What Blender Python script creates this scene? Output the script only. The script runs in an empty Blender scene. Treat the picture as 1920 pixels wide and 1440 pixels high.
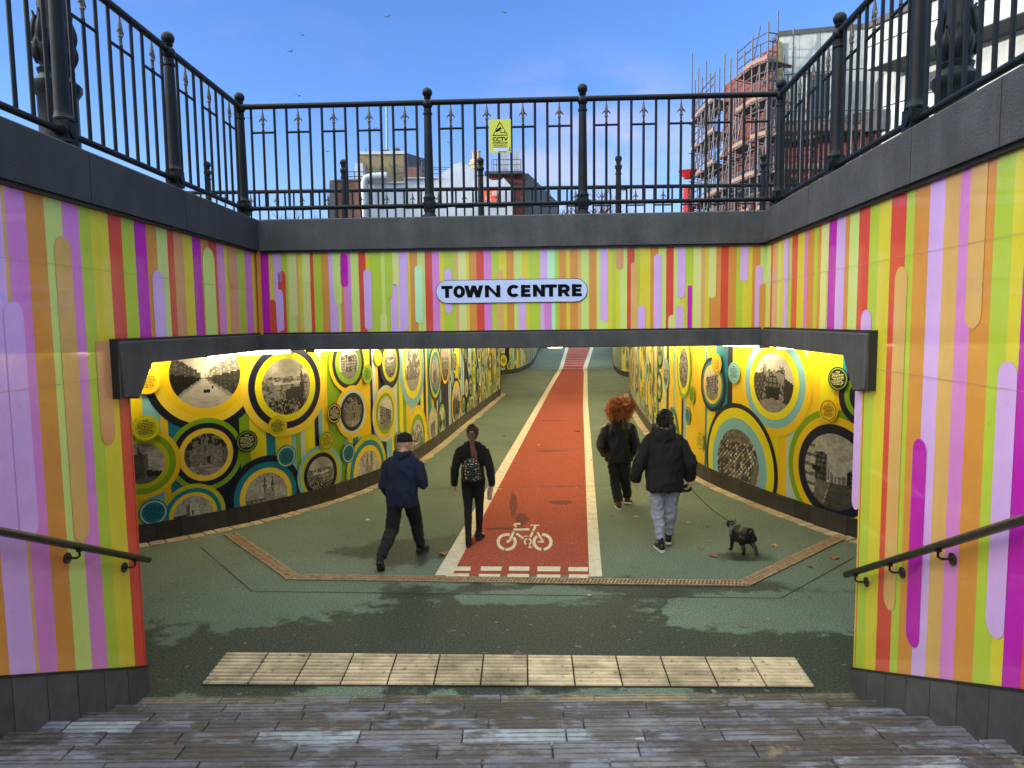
LIGHT_E = 5.6; SKY_S = .15; SUN_S = 2.0; EXPO = 2.03; TINT = (1,1,1,1); CLOUD = (1.8,1.5,1.6,1); ROLL_SIGN = -1
FRONT = (.40,.48,.76,1); BACK = (15.0,8.6,4.5,1); PINK = (5.0,3.1,2.3,1)
import bpy, bmesh, math, random
from mathutils import Vector, Matrix, noise as mnoise
random.seed(7)
COL = bpy.context.scene.collection
R = math.radians
# ---------------------------------------------------------------- camera model (photo pixels, 1920 x 1440)
FPX, CAM_H, PITCH, ROLL = 1300.0, 3.0, R(5.06), 0.0117
def ray(px, py):
    x, y = px-960, py-720
    c, s = math.cos(ROLL), math.sin(ROLL)
    xr, yr = x*c-y*s, x*s+y*c
    cx, cy = xr/FPX, -yr/FPX
    cp, sp = math.cos(PITCH), math.sin(PITCH)
    return Vector((cx, cp+cy*sp, cy*cp-sp))
EYE = Vector((0, 0, CAM_H))
def on_z(px, py, z=0.0):
    r = ray(px, py); return EYE+r*((z-CAM_H)/r.z)
def on_y(px, py, Y):
    r = ray(px, py); return EYE+r*(Y/r.y)
def on_line(px, py, A, B):
    r = ray(px, py); n = (B[1]-A[1], A[0]-B[0])
    return EYE+r*((A[0]*n[0]+A[1]*n[1])/(r.x*n[0]+r.y*n[1]))
# ---------------------------------------------------------------- colours
def lin(r, g, b):
    f = lambda c: (c/12.92 if c <= .04045 else ((c+.055)/1.055)**2.4)
    return (f(r/255), f(g/255), f(b/255))
# ---------------------------------------------------------------- materials
MATS = {}
def mat(name, col=None, attr=False, rough=.6, var=.2, vscale=6.0, vstretch=(1,1,1), bump=0.0, bscale=60.0, bdetail=3.0,
        spec=.5, metal=0.0, emit=None, estr=0.0, speck=0.0, sscale=90.0, dist=.01, rvar=0.0, trans=0.0, fine=0.0, streak=0.0, coat=0.0):
    m = bpy.data.materials.new(name); m.use_nodes = True
    nt = m.node_tree; N = nt.nodes; L = nt.links
    b = N['Principled BSDF']
    geo = N.new('ShaderNodeNewGeometry')
    if attr:
        a = N.new('ShaderNodeVertexColor'); a.layer_name = 'Col'; base = a.outputs['Color']
    else:
        a = N.new('ShaderNodeRGB'); a.outputs[0].default_value = (*col, 1); base = a.outputs[0]
    def mapped(st):
        v = N.new('ShaderNodeVectorMath'); v.operation = 'MULTIPLY'; v.inputs[1].default_value = st
        L.new(geo.outputs['Position'], v.inputs[0]); return v.outputs[0]
    def noise(sc, det, st=(1,1,1), ro=.6):
        n = N.new('ShaderNodeTexNoise'); n.inputs['Scale'].default_value = sc; n.inputs['Detail'].default_value = det
        n.inputs['Roughness'].default_value = ro
        L.new(mapped(st), n.inputs['Vector']); return n.outputs['Fac']
    def rng(x, a0, a1, b0, b1):
        r = N.new('ShaderNodeMapRange'); L.new(x, r.inputs[0])
        for i, v in enumerate((a0, a1, b0, b1)): r.inputs[i+1].default_value = v
        return r.outputs[0]
    def mul(c, f):
        x = N.new('ShaderNodeVectorMath'); x.operation = 'SCALE'; L.new(c, x.inputs[0]); L.new(f, x.inputs['Scale']); return x.outputs[0]
    nv = None
    if var:
        nv = noise(vscale, 5, vstretch)
        base = mul(base, rng(nv, .3, .7, 1-var, 1+var))
    if streak:
        base = mul(base, rng(noise(5, 4, (1, 1, .12)), .35, .65, 1-streak, 1+streak*.6))
    if fine:
        base = mul(base, rng(noise(bscale*1.3, 2), .3, .7, 1-fine, 1+fine))
    if speck:
        base = mul(base, rng(noise(sscale, 2), .28, .36, 1-speck, 1))
    L.new(base, b.inputs['Base Color'])
    b.inputs['Roughness'].default_value = rough
    if rvar and nv is not None: L.new(rng(nv, .3, .7, max(.03, rough-rvar), min(1, rough+rvar)), b.inputs['Roughness'])
    b.inputs['Specular IOR Level'].default_value = spec
    b.inputs['Metallic'].default_value = metal
    if trans: b.inputs['Transmission Weight'].default_value = trans
    if coat: b.inputs['Coat Weight'].default_value = coat; b.inputs['Coat Roughness'].default_value = .05; b.inputs['Coat IOR'].default_value = 1.6
    if emit:
        b.inputs['Emission Color'].default_value = (*emit, 1); b.inputs['Emission Strength'].default_value = estr
    if bump:
        bp = N.new('ShaderNodeBump'); bp.inputs['Strength'].default_value = bump; bp.inputs['Distance'].default_value = dist
        L.new(noise(bscale, bdetail), bp.inputs['Height']); L.new(bp.outputs[0], b.inputs['Normal'])
    MATS[name] = m; return m
# ---------------------------------------------------------------- object helpers
def tag(o, label=None, cat=None, group=None, kind=None):
    if label: o['label'] = label
    if cat: o['category'] = cat
    if group: o['group'] = group
    if kind: o['kind'] = kind
    return o
def empty(name, loc, label=None, cat=None, group=None, kind=None):
    o = bpy.data.objects.new(name, None); o.location = loc; COL.objects.link(o)
    o.empty_display_size = .1
    return tag(o, label, cat, group, kind)
def world_loc(o):
    v = Vector((0,0,0))
    while o is not None: v += o.location; o = o.parent
    return v
def link_mesh(me, name, parent=None, mats=(), smooth=False):
    for m in mats: me.materials.append(m)
    o = bpy.data.objects.new(name, me); COL.objects.link(o)
    if parent is not None:
        w = world_loc(parent); me.transform(Matrix.Translation(-w)); o.parent = parent
    if smooth:
        me.polygons.foreach_set('use_smooth', [True]*len(me.polygons))
    me.update(); return o
def copy_tree(o, parent=None):
    c = o.copy(); COL.objects.link(c)
    if parent is not None: c.parent = parent
    for ch in list(o.children): copy_tree(ch, c)
    return c
def frame_of(d, up=Vector((0,0,1))):
    d = d.normalized()
    if abs(d.dot(up)) > .97: up = Vector((0,1,0))
    x = d.cross(up).normalized(); y = x.cross(d).normalized()
    return x, y, d
class MB:
    """collects shapes and links them as one mesh; every face carries a material slot and a colour"""
    def __init__(s): s.v, s.f, s.m, s.c, s.cur, s.mi = [], [], [], [], (1,1,1), 0
    def face(s, pts, col=None, mi=None):
        n = len(s.v); s.v += [tuple(p) for p in pts]; s.f.append(tuple(range(n, n+len(pts))))
        s.m.append(s.mi if mi is None else mi); s.c.append(col or s.cur)
    def mesh(s, verts, faces, col=None, mi=None):
        n = len(s.v); s.v += [tuple(p) for p in verts]
        for f in faces:
            s.f.append(tuple(i+n for i in f)); s.m.append(s.mi if mi is None else mi); s.c.append(col or s.cur)
    def box(s, c, size, rz=0.0, col=None, mi=None, M=None):
        hx, hy, hz = size[0]/2, size[1]/2, size[2]/2
        vs = [Vector((x,y,z)) for x in (-hx,hx) for y in (-hy,hy) for z in (-hz,hz)]
        if M is None: M = Matrix.Translation(Vector(c)) @ Matrix.Rotation(rz, 4, 'Z')
        vs = [M @ v for v in vs]
        s.mesh(vs, [(0,1,3,2),(4,6,7,5),(0,4,5,1),(2,3,7,6),(0,2,6,4),(1,5,7,3)], col, mi)
    def bbox(s, a, b, col=None, mi=None):
        a, b = Vector(a), Vector(b); s.box((a+b)/2, [abs(b[i]-a[i]) for i in range(3)], 0, col, mi)
    def beam(s, p, q, w, h, col=None, mi=None):
        p, q = Vector(p), Vector(q); x, y, d = frame_of(q-p)
        M = Matrix.Translation((p+q)/2) @ Matrix((x, d, y)).transposed().to_4x4()
        s.box(None, (w, (q-p).length, h), 0, col, mi, M)
    def tube(s, pts, r, n=8, col=None, mi=None, cap=True):
        pts = [Vector(p) for p in pts]; rs = r if isinstance(r, (list, tuple)) else [r]*len(pts)
        rings = []; fr = None
        for i, p in enumerate(pts):
            d = pts[min(i+1, len(pts)-1)]-pts[max(i-1, 0)]
            x, y, _ = frame_of(d, Vector((0,0,1)) if fr is None else fr); fr = y
            rings.append([p+(x*math.cos(a)+y*math.sin(a))*rs[i] for a in [2*math.pi*k/n for k in range(n)]])
        vs = [v for r_ in rings for v in r_]; fs = []
        for i in range(len(pts)-1):
            for k in range(n): fs.append((i*n+k, i*n+(k+1)%n, (i+1)*n+(k+1)%n, (i+1)*n+k))
        if cap: fs.append(tuple(range(n-1,-1,-1))); fs.append(tuple((len(pts)-1)*n+k for k in range(n)))
        s.mesh(vs, fs, col, mi)
    def lathe(s, prof, c, n=16, col=None, mi=None):
        c = Vector(c); vs = []; fs = []
        for r, z in prof:
            for k in range(n):
                a = 2*math.pi*k/n; vs.append(c+Vector((r*math.cos(a), r*math.sin(a), z)))
        for i in range(len(prof)-1):
            for k in range(n): fs.append((i*n+k, i*n+(k+1)%n, (i+1)*n+(k+1)%n, (i+1)*n+k))
        fs.append(tuple(range(n-1,-1,-1))); fs.append(tuple((len(prof)-1)*n+k for k in range(n)))
        s.mesh(vs, fs, col, mi)
    def ball(s, c, r, n=14, col=None, mi=None, sq=(1,1,1)):
        prof = [(max(.001, math.sin(math.pi*i/(n//2+2)))*r, -math.cos(math.pi*i/(n//2+2))*r) for i in range(n//2+3)]
        m0 = len(s.v); s.lathe(prof, (0,0,0), n, col, mi)
        for i in range(m0, len(s.v)):
            v = s.v[i]; s.v[i] = (c[0]+v[0]*sq[0], c[1]+v[1]*sq[1], c[2]+v[2]*sq[2])
    def prism(s, poly, O, U, V, d, col=None, mi=None):
        """poly of (u,v) in the plane O+uU+vV, extruded by the vector d"""
        O, U, V, d = Vector(O), Vector(U), Vector(V), Vector(d)
        n = len(poly); a = [O+U*u+V*w for u, w in poly]; b = [p+d for p in a]
        fs = [tuple(range(n)), tuple(range(2*n-1, n-1, -1))]+[(i, i+n, (i+1)%n+n, (i+1)%n) for i in range(n)]
        s.mesh(a+b, fs, col, mi)
    def build(s, name, mats, parent=None, smooth=False, bevel=0.0, recalc=True):
        me = bpy.data.meshes.new(name); me.from_pydata(s.v, [], s.f)
        if not isinstance(mats, (list, tuple)): mats = [mats]
        me.polygons.foreach_set('material_index', s.m)
        ca = me.color_attributes.new('Col', 'FLOAT_COLOR', 'CORNER')
        buf = []
        for p, c in zip(me.polygons, s.c): buf += [c[0], c[1], c[2], 1.0]*p.loop_total
        ca.data.foreach_set('color', buf)
        if recalc:
            bm = bmesh.new(); bm.from_mesh(me)
            bmesh.ops.recalc_face_normals(bm, faces=bm.faces); bm.to_mesh(me); bm.free()
        o = link_mesh(me, name, parent, mats)
        if smooth:
            me.polygons.foreach_set('use_smooth', [True]*len(me.polygons)); 
            try: me.set_sharp_from_angle(angle=R(40))
            except Exception: pass
        if bevel:
            b = o.modifiers.new('edge', 'BEVEL'); b.width = bevel; b.segments = 2; b.limit_method = 'ANGLE'; b.angle_limit = R(40)
        return o
# ---------------------------------------------------------------- shared palette and materials
S = dict(lg=lin(194,210,124), gr=lin(174,192,72), ye=lin(208,194,70), og=lin(204,140,72), ta=lin(208,166,104), re=lin(204,78,66),
         pu=lin(208,132,198), la=lin(206,168,224), ma=lin(182,46,168), kh=lin(208,208,138), mi=lin(184,224,186), br=lin(206,150,104))
MD = .80
P = dict(go=lin(242,204,10), lgo=lin(246,214,92), ye=lin(232,222,6), yg=lin(196,194,22), gr=lin(132,172,32), na=lin(26,30,52),
         te=lin(28,128,150), lb=lin(140,192,200), pa=lin(196,212,206), cr=lin(226,222,160), wh=lin(214,220,214), vi=lin(70,36,60))
P = {k: tuple(c*MD for c in v) for k, v in P.items()}
def sat(c, f):
    l = sum(c)/3; return tuple(min(.92, max(.008, l+(x-l)*f)) for x in c)
S = {k: sat(v, 1.07) for k, v in S.items()}
P = {k: sat(v, 1.12) for k, v in P.items()}
m_vinyl = mat('striped_vinyl', attr=True, rough=.38, coat=.5, streak=.04, var=.03, vscale=1.5, bump=.3, bscale=2.0, bdetail=2.5, dist=.05, spec=.25, speck=.10, sscale=30)
m_mural = mat('printed_mural', attr=True, rough=.42, var=.03, vscale=2, bump=.05, bscale=2.5, dist=.05, spec=.25)
m_conc = mat('dark_concrete', col=lin(66,66,68), rough=.75, var=.25, vscale=3, bump=.5, bscale=70, speck=.45, sscale=38, streak=.25, fine=.12)
m_concd = mat('darker_concrete', col=lin(42,44,50), rough=.75, var=.25, vscale=3, bump=.5, bscale=70, speck=.45, sscale=38, streak=.25, fine=.12)  # same concrete in a darker tone, for the left coping
m_ceil = mat('ceiling_concrete', col=lin(150,146,136), rough=.8, var=.2, bump=.2)
m_iron = mat('painted_iron', col=(.0085,.0105,.013), rough=.4, var=.25, vscale=9, bump=.12, bscale=120, spec=.16)
m_spear = mat('worn_gilt', col=lin(88,82,76), rough=.5, var=.4, vscale=40, metal=.3)
m_tile = mat('dark_skirting_tile', attr=True, rough=.45, var=.25, vscale=8, bump=.2, bscale=90, spec=.4)
m_black = mat('black_rubber_trim', col=(.012,.012,.014), rough=.5, var=.1)
m_rail = mat('black_handrail', col=(.014,.012,.012), rough=.25, var=.2, spec=.6)
m_paint = mat('road_paint', attr=True, rough=.8, var=.15, vscale=7, bump=.5, bscale=160, speck=.55, sscale=120, fine=.15)
m_attr = mat('painted_surface', attr=True, rough=.6, var=.12, vscale=5)
m_sign = mat('sign_face', attr=True, rough=.35, var=.02)
# ================================================================ the well: walls, copings, lintel
AL, BL = (-3.04, 8.4), (-3.04, 0.0)            # left wall line (far corner -> near)
AR, BR0 = (2.97, 8.15), (2.75, 5.4)            # right wall line
AF, BF = (-3.04, 8.4), (2.97, 8.15)            # front wall line
Z_COP0, Z_COP1, Z_LIN0, Z_LIN1 = 3.885, 4.25, 2.70, 2.89
class Plane:
    def __init__(s, A, B, length=None):
        s.A = Vector((A[0], A[1], 0)); d = Vector((B[0]-A[0], B[1]-A[1], 0)); s.d = d.normalized(); s.len = length or d.length
        s.n = Vector((s.d.y, -s.d.x, 0))       # into the well, set by caller
        s.ab = (A, B)
    def t(s, px, py): p = on_line(px, py, *s.ab); return (p-s.A).dot(s.d), p.z
    def pos(s, t, z, off=0.0): return s.A+s.d*t+s.n*off+Vector((0,0,z))
PL = Plane(AL, BL, 9.0); PL.n = Vector((1,0,0))
PR = Plane(AR, BR0, 9.0); PR.n = Vector((-PR.d.y, PR.d.x, 0)); PR.n = PR.n if PR.n.x < 0 else -PR.n
PF = Plane(AF, BF); PF.n = Vector((PF.d.y, -PF.d.x, 0)); PF.n = PF.n if PF.n.y < 0 else -PF.n
T_EL, T_ER = 8.4-5.47, 2.76                    # where the side walls stop and the underpass opens
def skL(t): return .22 if t <= T_EL else .22+(t-T_EL)*.475
def skR(t): return .17 if t <= T_ER else .17+(t-T_ER)*.46
def wall_panel(thing, pl, bounds, tl, zb, name='stripe_panel'):
    """bounds: list of (t0, t1, colour)"""
    mb = MB()
    for t0, t1, c in bounds:
        cuts = sorted({t0, t1} | ({tl} if tl and t0 < tl < t1 else set()))
        for a, b in zip(cuts, cuts[1:]):
            if tl and (a+b)/2 < tl: za = zb_ = Z_LIN1
            elif tl: za, zb_ = zb(a+1e-6), zb(b)
            else: za = zb_ = Z_LIN1
            n = max(1, int((Z_COP0-za)/.5))
            for k in range(n):
                f0, f1 = k/n, (k+1)/n
                mb.face([pl.pos(a, za+(Z_COP0-za)*f0), pl.pos(b, zb_+(Z_COP0-zb_)*f0), pl.pos(b, zb_+(Z_COP0-zb_)*f1), pl.pos(a, za+(Z_COP0-za)*f1)], c)
    return mb
def pill(mb, pl, t0, t1, z0, z1, c, off, r0=True, r1=True):
    t0, t1 = min(t0,t1), max(t0,t1); r = (t1-t0)/2; cx = (t0+t1)/2; pts = []
    n = 10
    if r0: pts += [(cx-r*math.cos(math.pi*k/n), z0+r-r*math.sin(math.pi*k/n)) for k in range(n+1)]
    else: pts += [(t0, z0), (t1, z0)]
    if r1: pts += [(cx+r*math.cos(math.pi*k/n), z1-r+r*math.sin(math.pi*k/n)) for k in range(n+1)]
    else: pts += [(t1, z1), (t0, z1)]
    mb.face([pl.pos(t, z, off) for t, z in pts], c)
def stripe_wall(name, label, loc): return empty(name, loc, label, 'wall')
# ---- left wall
wl = stripe_wall('striped_wall', 'left wing wall in pink, purple and green stripes with a large lavender pill low down', (-3.04, 6, 0))
edge_l = lambda x: 361+.2*x if x < 200 else 401+(x-200)*.25
lst = [(0,'ta'),(7,'pu'),(45,'og'),(81,'lg'),(114,'pu'),(146,'gr'),(168,'ye'),(201,'re'),(226,'gr'),(250,'ma'),(272,'og'),(292,'lg'),(312,'re'),(324,'br'),
       (342,'ye'),(359,'ma'),(375,'og'),(390,'re'),(405,'pu'),(419,'ye'),(426,'br'),(443,'gr'),(457,'pu'),(470,'ye'),(475,'og'),(484,None)]
bl = []
for (x0, c), (x1, _) in zip(lst, lst[1:]):
    bl.append((max(0.0, PL.t(x1, edge_l(min(x1,478)))[0]), PL.t(x0, edge_l(x0))[0], S[c]))
bl[-1] = (0.0, bl[-1][1], bl[-1][2])
t = bl[0][1]
for c, w in zip(['la','og','pu','ta','lg','re','pu','ye','gr','ma','og','la','ta','ye','re','gr','pu','og','lg','pu','ye','ta']*2, [.22,.16,.2,.13,.18,.14,.2,.22,.17]*9):
    if t > 8.9: break
    bl.append((t, t+w, S[c])); t += w
# the end of the wall below the lintel is red over yellow-green
mb = wall_panel(wl, PL, bl, T_EL, skL)
def PLpill(x0, x1, yref, ytop, ybot, c, off=.003, r0=True, r1=True, z0=None, z1=None):
    a, b = PL.t(x0, yref)[0], PL.t(x1, yref)[0]; xm = (x0+x1)/2
    pill(mb, PL, a, b, z0 if z0 is not None else PL.t(xm, ybot)[1], z1 if z1 is not None else PL.t(xm, ytop)[1], c, off, r0, r1)
PLpill(102, 133, 480, 443, 0, S['ta'], z0=1.5, off=.003)
PLpill(8, 45, 620, 565, 0, S['la'], z0=1.68, off=.003)
PLpill(287, 308, 560, 507, 0, S['la'], r0=False, z0=Z_LIN1+.002)
PLpill(383, 405, 560, 465, 0, S['lg'], r0=False, z0=Z_LIN1+.002)
PLpill(426, 440, 480, 0, 537, S['br'], r1=False, z1=Z_COP0)
PLpill(178, 205, 640, 0, 838, S['br'], r1=False, z1=2.9, off=.003)
mb.build('stripe_panel', m_vinyl, wl, recalc=False)
# wall core, seam trim and skirting
mb = MB()
mb.bbox((-3.36, -1.5, 0), (-3.046, 5.465, Z_COP0)); mb.bbox((-3.36, 5.465, Z_LIN1), (-3.046, 8.7, Z_COP0))
mb.build('wall_core', m_conc, wl)
mb = MB(); mb.bbox((-3.37, 5.465, .2), (-3.036, 5.485, Z_LIN0), lin(196,70,56)); mb.build('edge_trim', m_vinyl, wl)
def skirting(pl, tA, tB, zf, parent, flip=False):
    mb = MB(); random.seed(3); t = tA
    while t < tB:
        w = .3; a, b = t, min(tB, t+w-.007); g = random.uniform(.75, 1.2)
        col = tuple(c*g for c in lin(76,75,80))
        za, zb_ = zf(a)-.006, zf(b)-.006
        lo = lambda q: max(-.02, zf(q)-.62)
        pts = [(a, lo(a)), (b, lo(b)), (b, zb_), (a, za)]
        f = [pl.pos(q, z, .022) for q, z in pts]; bk = [pl.pos(q, z, -.01) for q, z in pts]
        mb.mesh(f+bk, [(0,1,2,3),(7,6,5,4),(0,4,5,1),(1,5,6,2),(2,6,7,3),(3,7,4,0)], col)
        t += w
    o = mb.build('skirting', m_tile, parent)
    mb = MB()
    n = 14
    for k in range(n):
        a, b = tA+(tB-tA)*k/n, tA+(tB-tA)*(k+1)/n
        mb.beam(pl.pos(a, zf(a), .018), pl.pos(b, zf(b), .018), .014, .016)
    mb.build('trim_strip', m_black, parent)
skirting(PL, T_EL-.01, 8.9, skL, wl)
# ---- right wall
wr = stripe_wall('striped_wall', 'right wing wall in green, orange and lavender stripes with a magenta pill above the handrail', (2.9, 6, 0))
rst = [(1430,'lg'),(1443,'re'),(1446.5,'ta'),(1456,'lg'),(1461,'ye'),(1467,'la'),(1476,'gr'),(1482,'re'),(1492.5,'ye'),(1505,'pu'),(1511,'og'),(1523,'gr'),(1530,'og'),(1536,'kh'),
       (1549.7,'ma'),(1564,'la'),(1580,'og'),(1588,'lg'),(1605,'re'),(1625,'gr'),(1642,'ye'),(1664,'re'),(1692,'gr'),(1707,'og'),(1734.5,'la'),(1762,'ta'),(1790,'pu'),(1817,'og'),
       (1855,'gr'),(1889,'ye'),(1913,'ma'),(1950,'re'),(1990,'la'),(2040,'og'),(2090,'gr'),(2150,None)]
br_ = []
for (x0, c), (x1, _) in zip(rst, rst[1:]):
    br_.append((max(0.0, PR.t(x0, 614)[0]), PR.t(x1, 614)[0], S[c]))
t = br_[-1][1]
for c, w in zip(['ma','ye','re','ta','lg','og','pu','ye','gr','la','og','ma','ta','ye','re','gr','pu','og','lg','pu','ye','ta']*2, [.22,.16,.2,.13,.18,.14,.2,.22,.17]*9):
    if t > 8.9: break
    br_.append((t, t+w, S[c])); t += w
mb = wall_panel(wr, PR, br_, T_ER, skR)
def PRpill(x0, x1, yref, ytop, ybot, c, off=.003, r0=True, r1=True, z0=None, z1=None):
    a, b = PR.t(x0, yref)[0], PR.t(x1, yref)[0]; xm = (x0+x1)/2
    pill(mb, PR, a, b, z0 if z0 is not None else PR.t(xm, ybot)[1], z1 if z1 is not None else PR.t(xm, ytop)[1], c, off, r0, r1)
PRpill(1469, 1477, 560, 443, 0, S['la'], r0=False, z0=Z_LIN1+.002)
PRpill(1538, 1550, 560, 492, 0, S['kh'], r0=False, z0=Z_LIN1+.002)
PRpill(1614.5, 1634, 612, 580, 0, S['la'], r0=False, z0=Z_LIN1+.002)
PRpill(1676, 1699, 600, 500, 0, S['ta'], z0=.9)
PRpill(1811, 1842, 560, 0, 616, S['ta'], r1=False, z1=Z_COP0)
PRpill(1712, 1738, 850, 822, 1226, S['ma'])
PRpill(1871, 1908, 720, 677, 1214, S['la'])
PRpill(1604, 1618, 735, 0, 960, S['la'], r1=False, z1=2.69)
mb.build('stripe_panel', m_vinyl, wr, recalc=False)
mb = MB()
def slab(mb, pl, t0, t1, z0, z1, o0, o1, col=None, mi=None):
    pts = [pl.pos(t, z, o) for t in (t0, t1) for o in (o0, o1) for z in (z0, z1)]
    mb.mesh(pts, [(0,1,3,2),(4,6,7,5),(0,4,5,1),(2,3,7,6),(0,2,6,4),(1,5,7,3)], col, mi)
slab(mb, PR, T_ER+.005, 10, 0, Z_COP0, -.006, -.32); slab(mb, PR, -.3, T_ER+.005, Z_LIN1, Z_COP0, -.006, -.32)
mb.build('wall_core', m_conc, wr)
mb = MB(); slab(mb, PR, T_ER-.015, T_ER+.005, .15, Z_LIN0, .004, -.33, lin(190,186,70)); mb.build('edge_trim', m_vinyl, wr)
skirting(PR, T_ER-.01, 8.9, skR, wr)
# ---- front wall
wf = stripe_wall('striped_wall', 'front wall of narrow coloured stripes above the underpass mouth', (0, 8.3, 2.89))
fx = lambda q, x0: x0+q/3.692
f1 = [(110,'og'),(165,'ta'),(190,'ma'),(243,'ye'),(272,'la'),(320,'gr'),(370,'lg'),(422,'ta'),(450,'ye'),(472,'kh'),(525,'re'),(550,'gr'),(605,'og'),(655,'la'),(682,'lg'),(733,'og'),
      (757,'pu'),(808,'lg'),(862,'re'),(912,'ye'),(940,'gr'),(1018,'lg'),(1043,'gr'),(1092,'kh'),(1138,'la'),(1190,'ye'),(1215,'og'),(1268,'lg'),(1320,'re'),(1370,'pu'),(1420,'ye'),(1450,'gr'),
      (1525,'ta'),(1550,'kh'),(1605,'ye'),(1625,'og'),(1675,'re'),(1727,'pu'),(1780,'gr'),(1830,'ye')]
f2 = [(-10,'ye'),(37,'og'),(88,'lg'),(140,'ye'),(190,'gr'),(270,'la'),(320,'mi'),(373,'gr'),(400,'og'),(450,'ye'),(475,'og'),(530,'ta'),(553,'lg'),(607,'og'),(660,'lg'),(738,'ye'),(768,'gr'),
      (795,'ye'),(820,'lg'),(870,'re'),(922,'gr'),(960,'ye'),(1030,'og'),(1085,'lg'),(1140,'re'),(1192,'lg'),(1240,'ye'),(1272,'gr'),(1328,'kh'),(1382,'ta'),(1410,'ye'),(1440,'og'),(1518,'re'),
      (1570,'og'),(1625,'gr'),(1670,'ye'),(1735,'og'),(1790,'lg'),(1850,None)]
fl = [(fx(q,440),c) for q,c in f1]+[(fx(q,940),c) for q,c in f2]
bf = []
for (x0,c),(x1,_) in zip(fl, fl[1:]):
    bf.append((max(0.0, PF.t(x0, 545)[0]), min(PF.len, PF.t(x1, 545)[0]), S[c]))
mb = wall_panel(wf, PF, bf, None, None)
def FP(a, b, x0, top, bot, c, off=.003, y0=440):
    q0, q1 = PF.t(fx(a,x0), 545)[0], PF.t(fx(b,x0), 545)[0]; xm = fx((a+b)/2, x0)
    z1 = Z_COP0 if top is None else PF.t(xm, y0+top/3.692)[1]; z0 = Z_LIN1+.002 if bot is None else PF.t(xm, y0+bot/3.692)[1]
    pill(mb, PF, q0, q1, z0, z1, c, off, bot is not None, top is not None)
for a,b,top,bot,c,off in [(280,328,None,335,'la',.003),(283,335,380,668,'la',.006),(303,355,250,None,'re',.003),(235,285,450,None,'re',.003),(380,433,None,572,'kh',.003),(476,528,None,340,'kh',.003),(690,742,None,487,'lg',.003),
        (736,788,130,362,'ma',.003),(895,947,240,660,'la',.003),(1045,1094,None,437,'gr',.006),(1094,1142,None,357,'kh',.003),(1146,1200,None,665,'la',.003),(1078,1127,340,None,'la',.003),(1003,1050,548,None,'kh',.003),
        (1248,1302,215,612,'mi',.003),(1454,1503,235,545,'la',.003),(1812,1860,245,None,'ta',.003),(660,712,400,None,'la',.002)]:
    FP(a,b,440,top,bot,S[c],off)
for a,b,top,bot,c,off in [(118,168,290,None,'la',.003),(297,347,420,None,'pu',.003),(686,737,None,603,'la',.003),(795,845,None,242,'br',.003),(896,946,190,None,'ta',.003),(945,996,490,None,'la',.005),(1054,1110,135,None,'la',.003),(1214,1270,None,440,'la',.003),
        (1209,1260,488,None,'la',.003),(1290,1320,350,None,'ma',.003),(1157,1207,555,None,'kh',.003),(1432,1485,None,440,'kh',.003),(1650,1706,None,325,'la',.003),(1755,1810,210,None,'la',.003),(1787,1840,340,None,'og',.006)]:
    FP(a,b,940,top,bot,S[c],off)
mb.build('stripe_panel', m_vinyl, wf, recalc=False)
mb = MB(); slab(mb, PF, -.3, PF.len+.3, Z_LIN1, Z_COP0, -.006, -.32); mb.build('wall_core', m_conc, wf)
# the butt joints between the printed sheets, hairline grooves along the walls
for pl_, th_, t_a, t_b in ((PL, wl, .0, 8.9), (PR, wr, .0, 8.9), (PF, wf, .02, PF.len-.02)):
    mb = MB(); random.seed(2)
    for z_ in (() if pl_ is PF else (3.42, 2.62)):
        a_ = t_a if z_ > 2.9 else (T_EL if pl_ is PL else T_ER)
        mb.face([pl_.pos(a_, z_, .0085), pl_.pos(t_b, z_+.004, .0085), pl_.pos(t_b, z_+.0056, .0085), pl_.pos(a_, z_+.0030, .0085)])
    if mb.v: mb.build('sheet_joint', MATS.get('sheet_joint') or mat('sheet_joint', col=lin(160,134,106), rough=.6, var=.2), th_, recalc=False)
# corner seams of the vinyl
mb = MB(); mb.bbox((-3.03, 8.36, Z_LIN1), (-2.985, 8.388, Z_COP0), S['og']); mb.build('corner_strip', m_vinyl, wl)
# ---- copings: a part of each wall, in cast lengths with open joints
def coping(pl, t0, t1, parent, joints, mitre0=.0):
    mb = MB(); ts = [t0]+[j for j in joints if t0 < j < t1]+[t1]
    for a, b in zip(ts, ts[1:]):
        a += .004; b -= .004
        prof = [(-.42, Z_COP0), (.055, Z_COP0), (.055, Z_COP1-.012), (.043, Z_COP1), (-.42, Z_COP1)]
        v0 = [pl.pos(a, z, o) for o, z in prof]; v1 = [pl.pos(b, z, o) for o, z in prof]
        n = len(prof)
        mb.mesh(v0+v1, [tuple(range(n)), tuple(range(2*n-1, n-1, -1))]+[(i, i+n, (i+1)%n+n, (i+1)%n) for i in range(n)])
    mb.build('coping', m_concd if pl is PL else m_conc, parent)
    mb = MB(); slab(mb, pl, t0, t1, Z_COP0-.028, Z_COP0-.001, .03, -.0)
    mb.build('trim_strip', m_black, parent)
coping(PL, .056, 10, wl, [1.9, 3.35, 5.0, 6.6, 8.2]); coping(PR, .056, 10, wr, [1.55, 3.5, 4.45, 6.2, 8.0]); coping(PF, -.42, PF.len+.42, wf, [])
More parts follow.
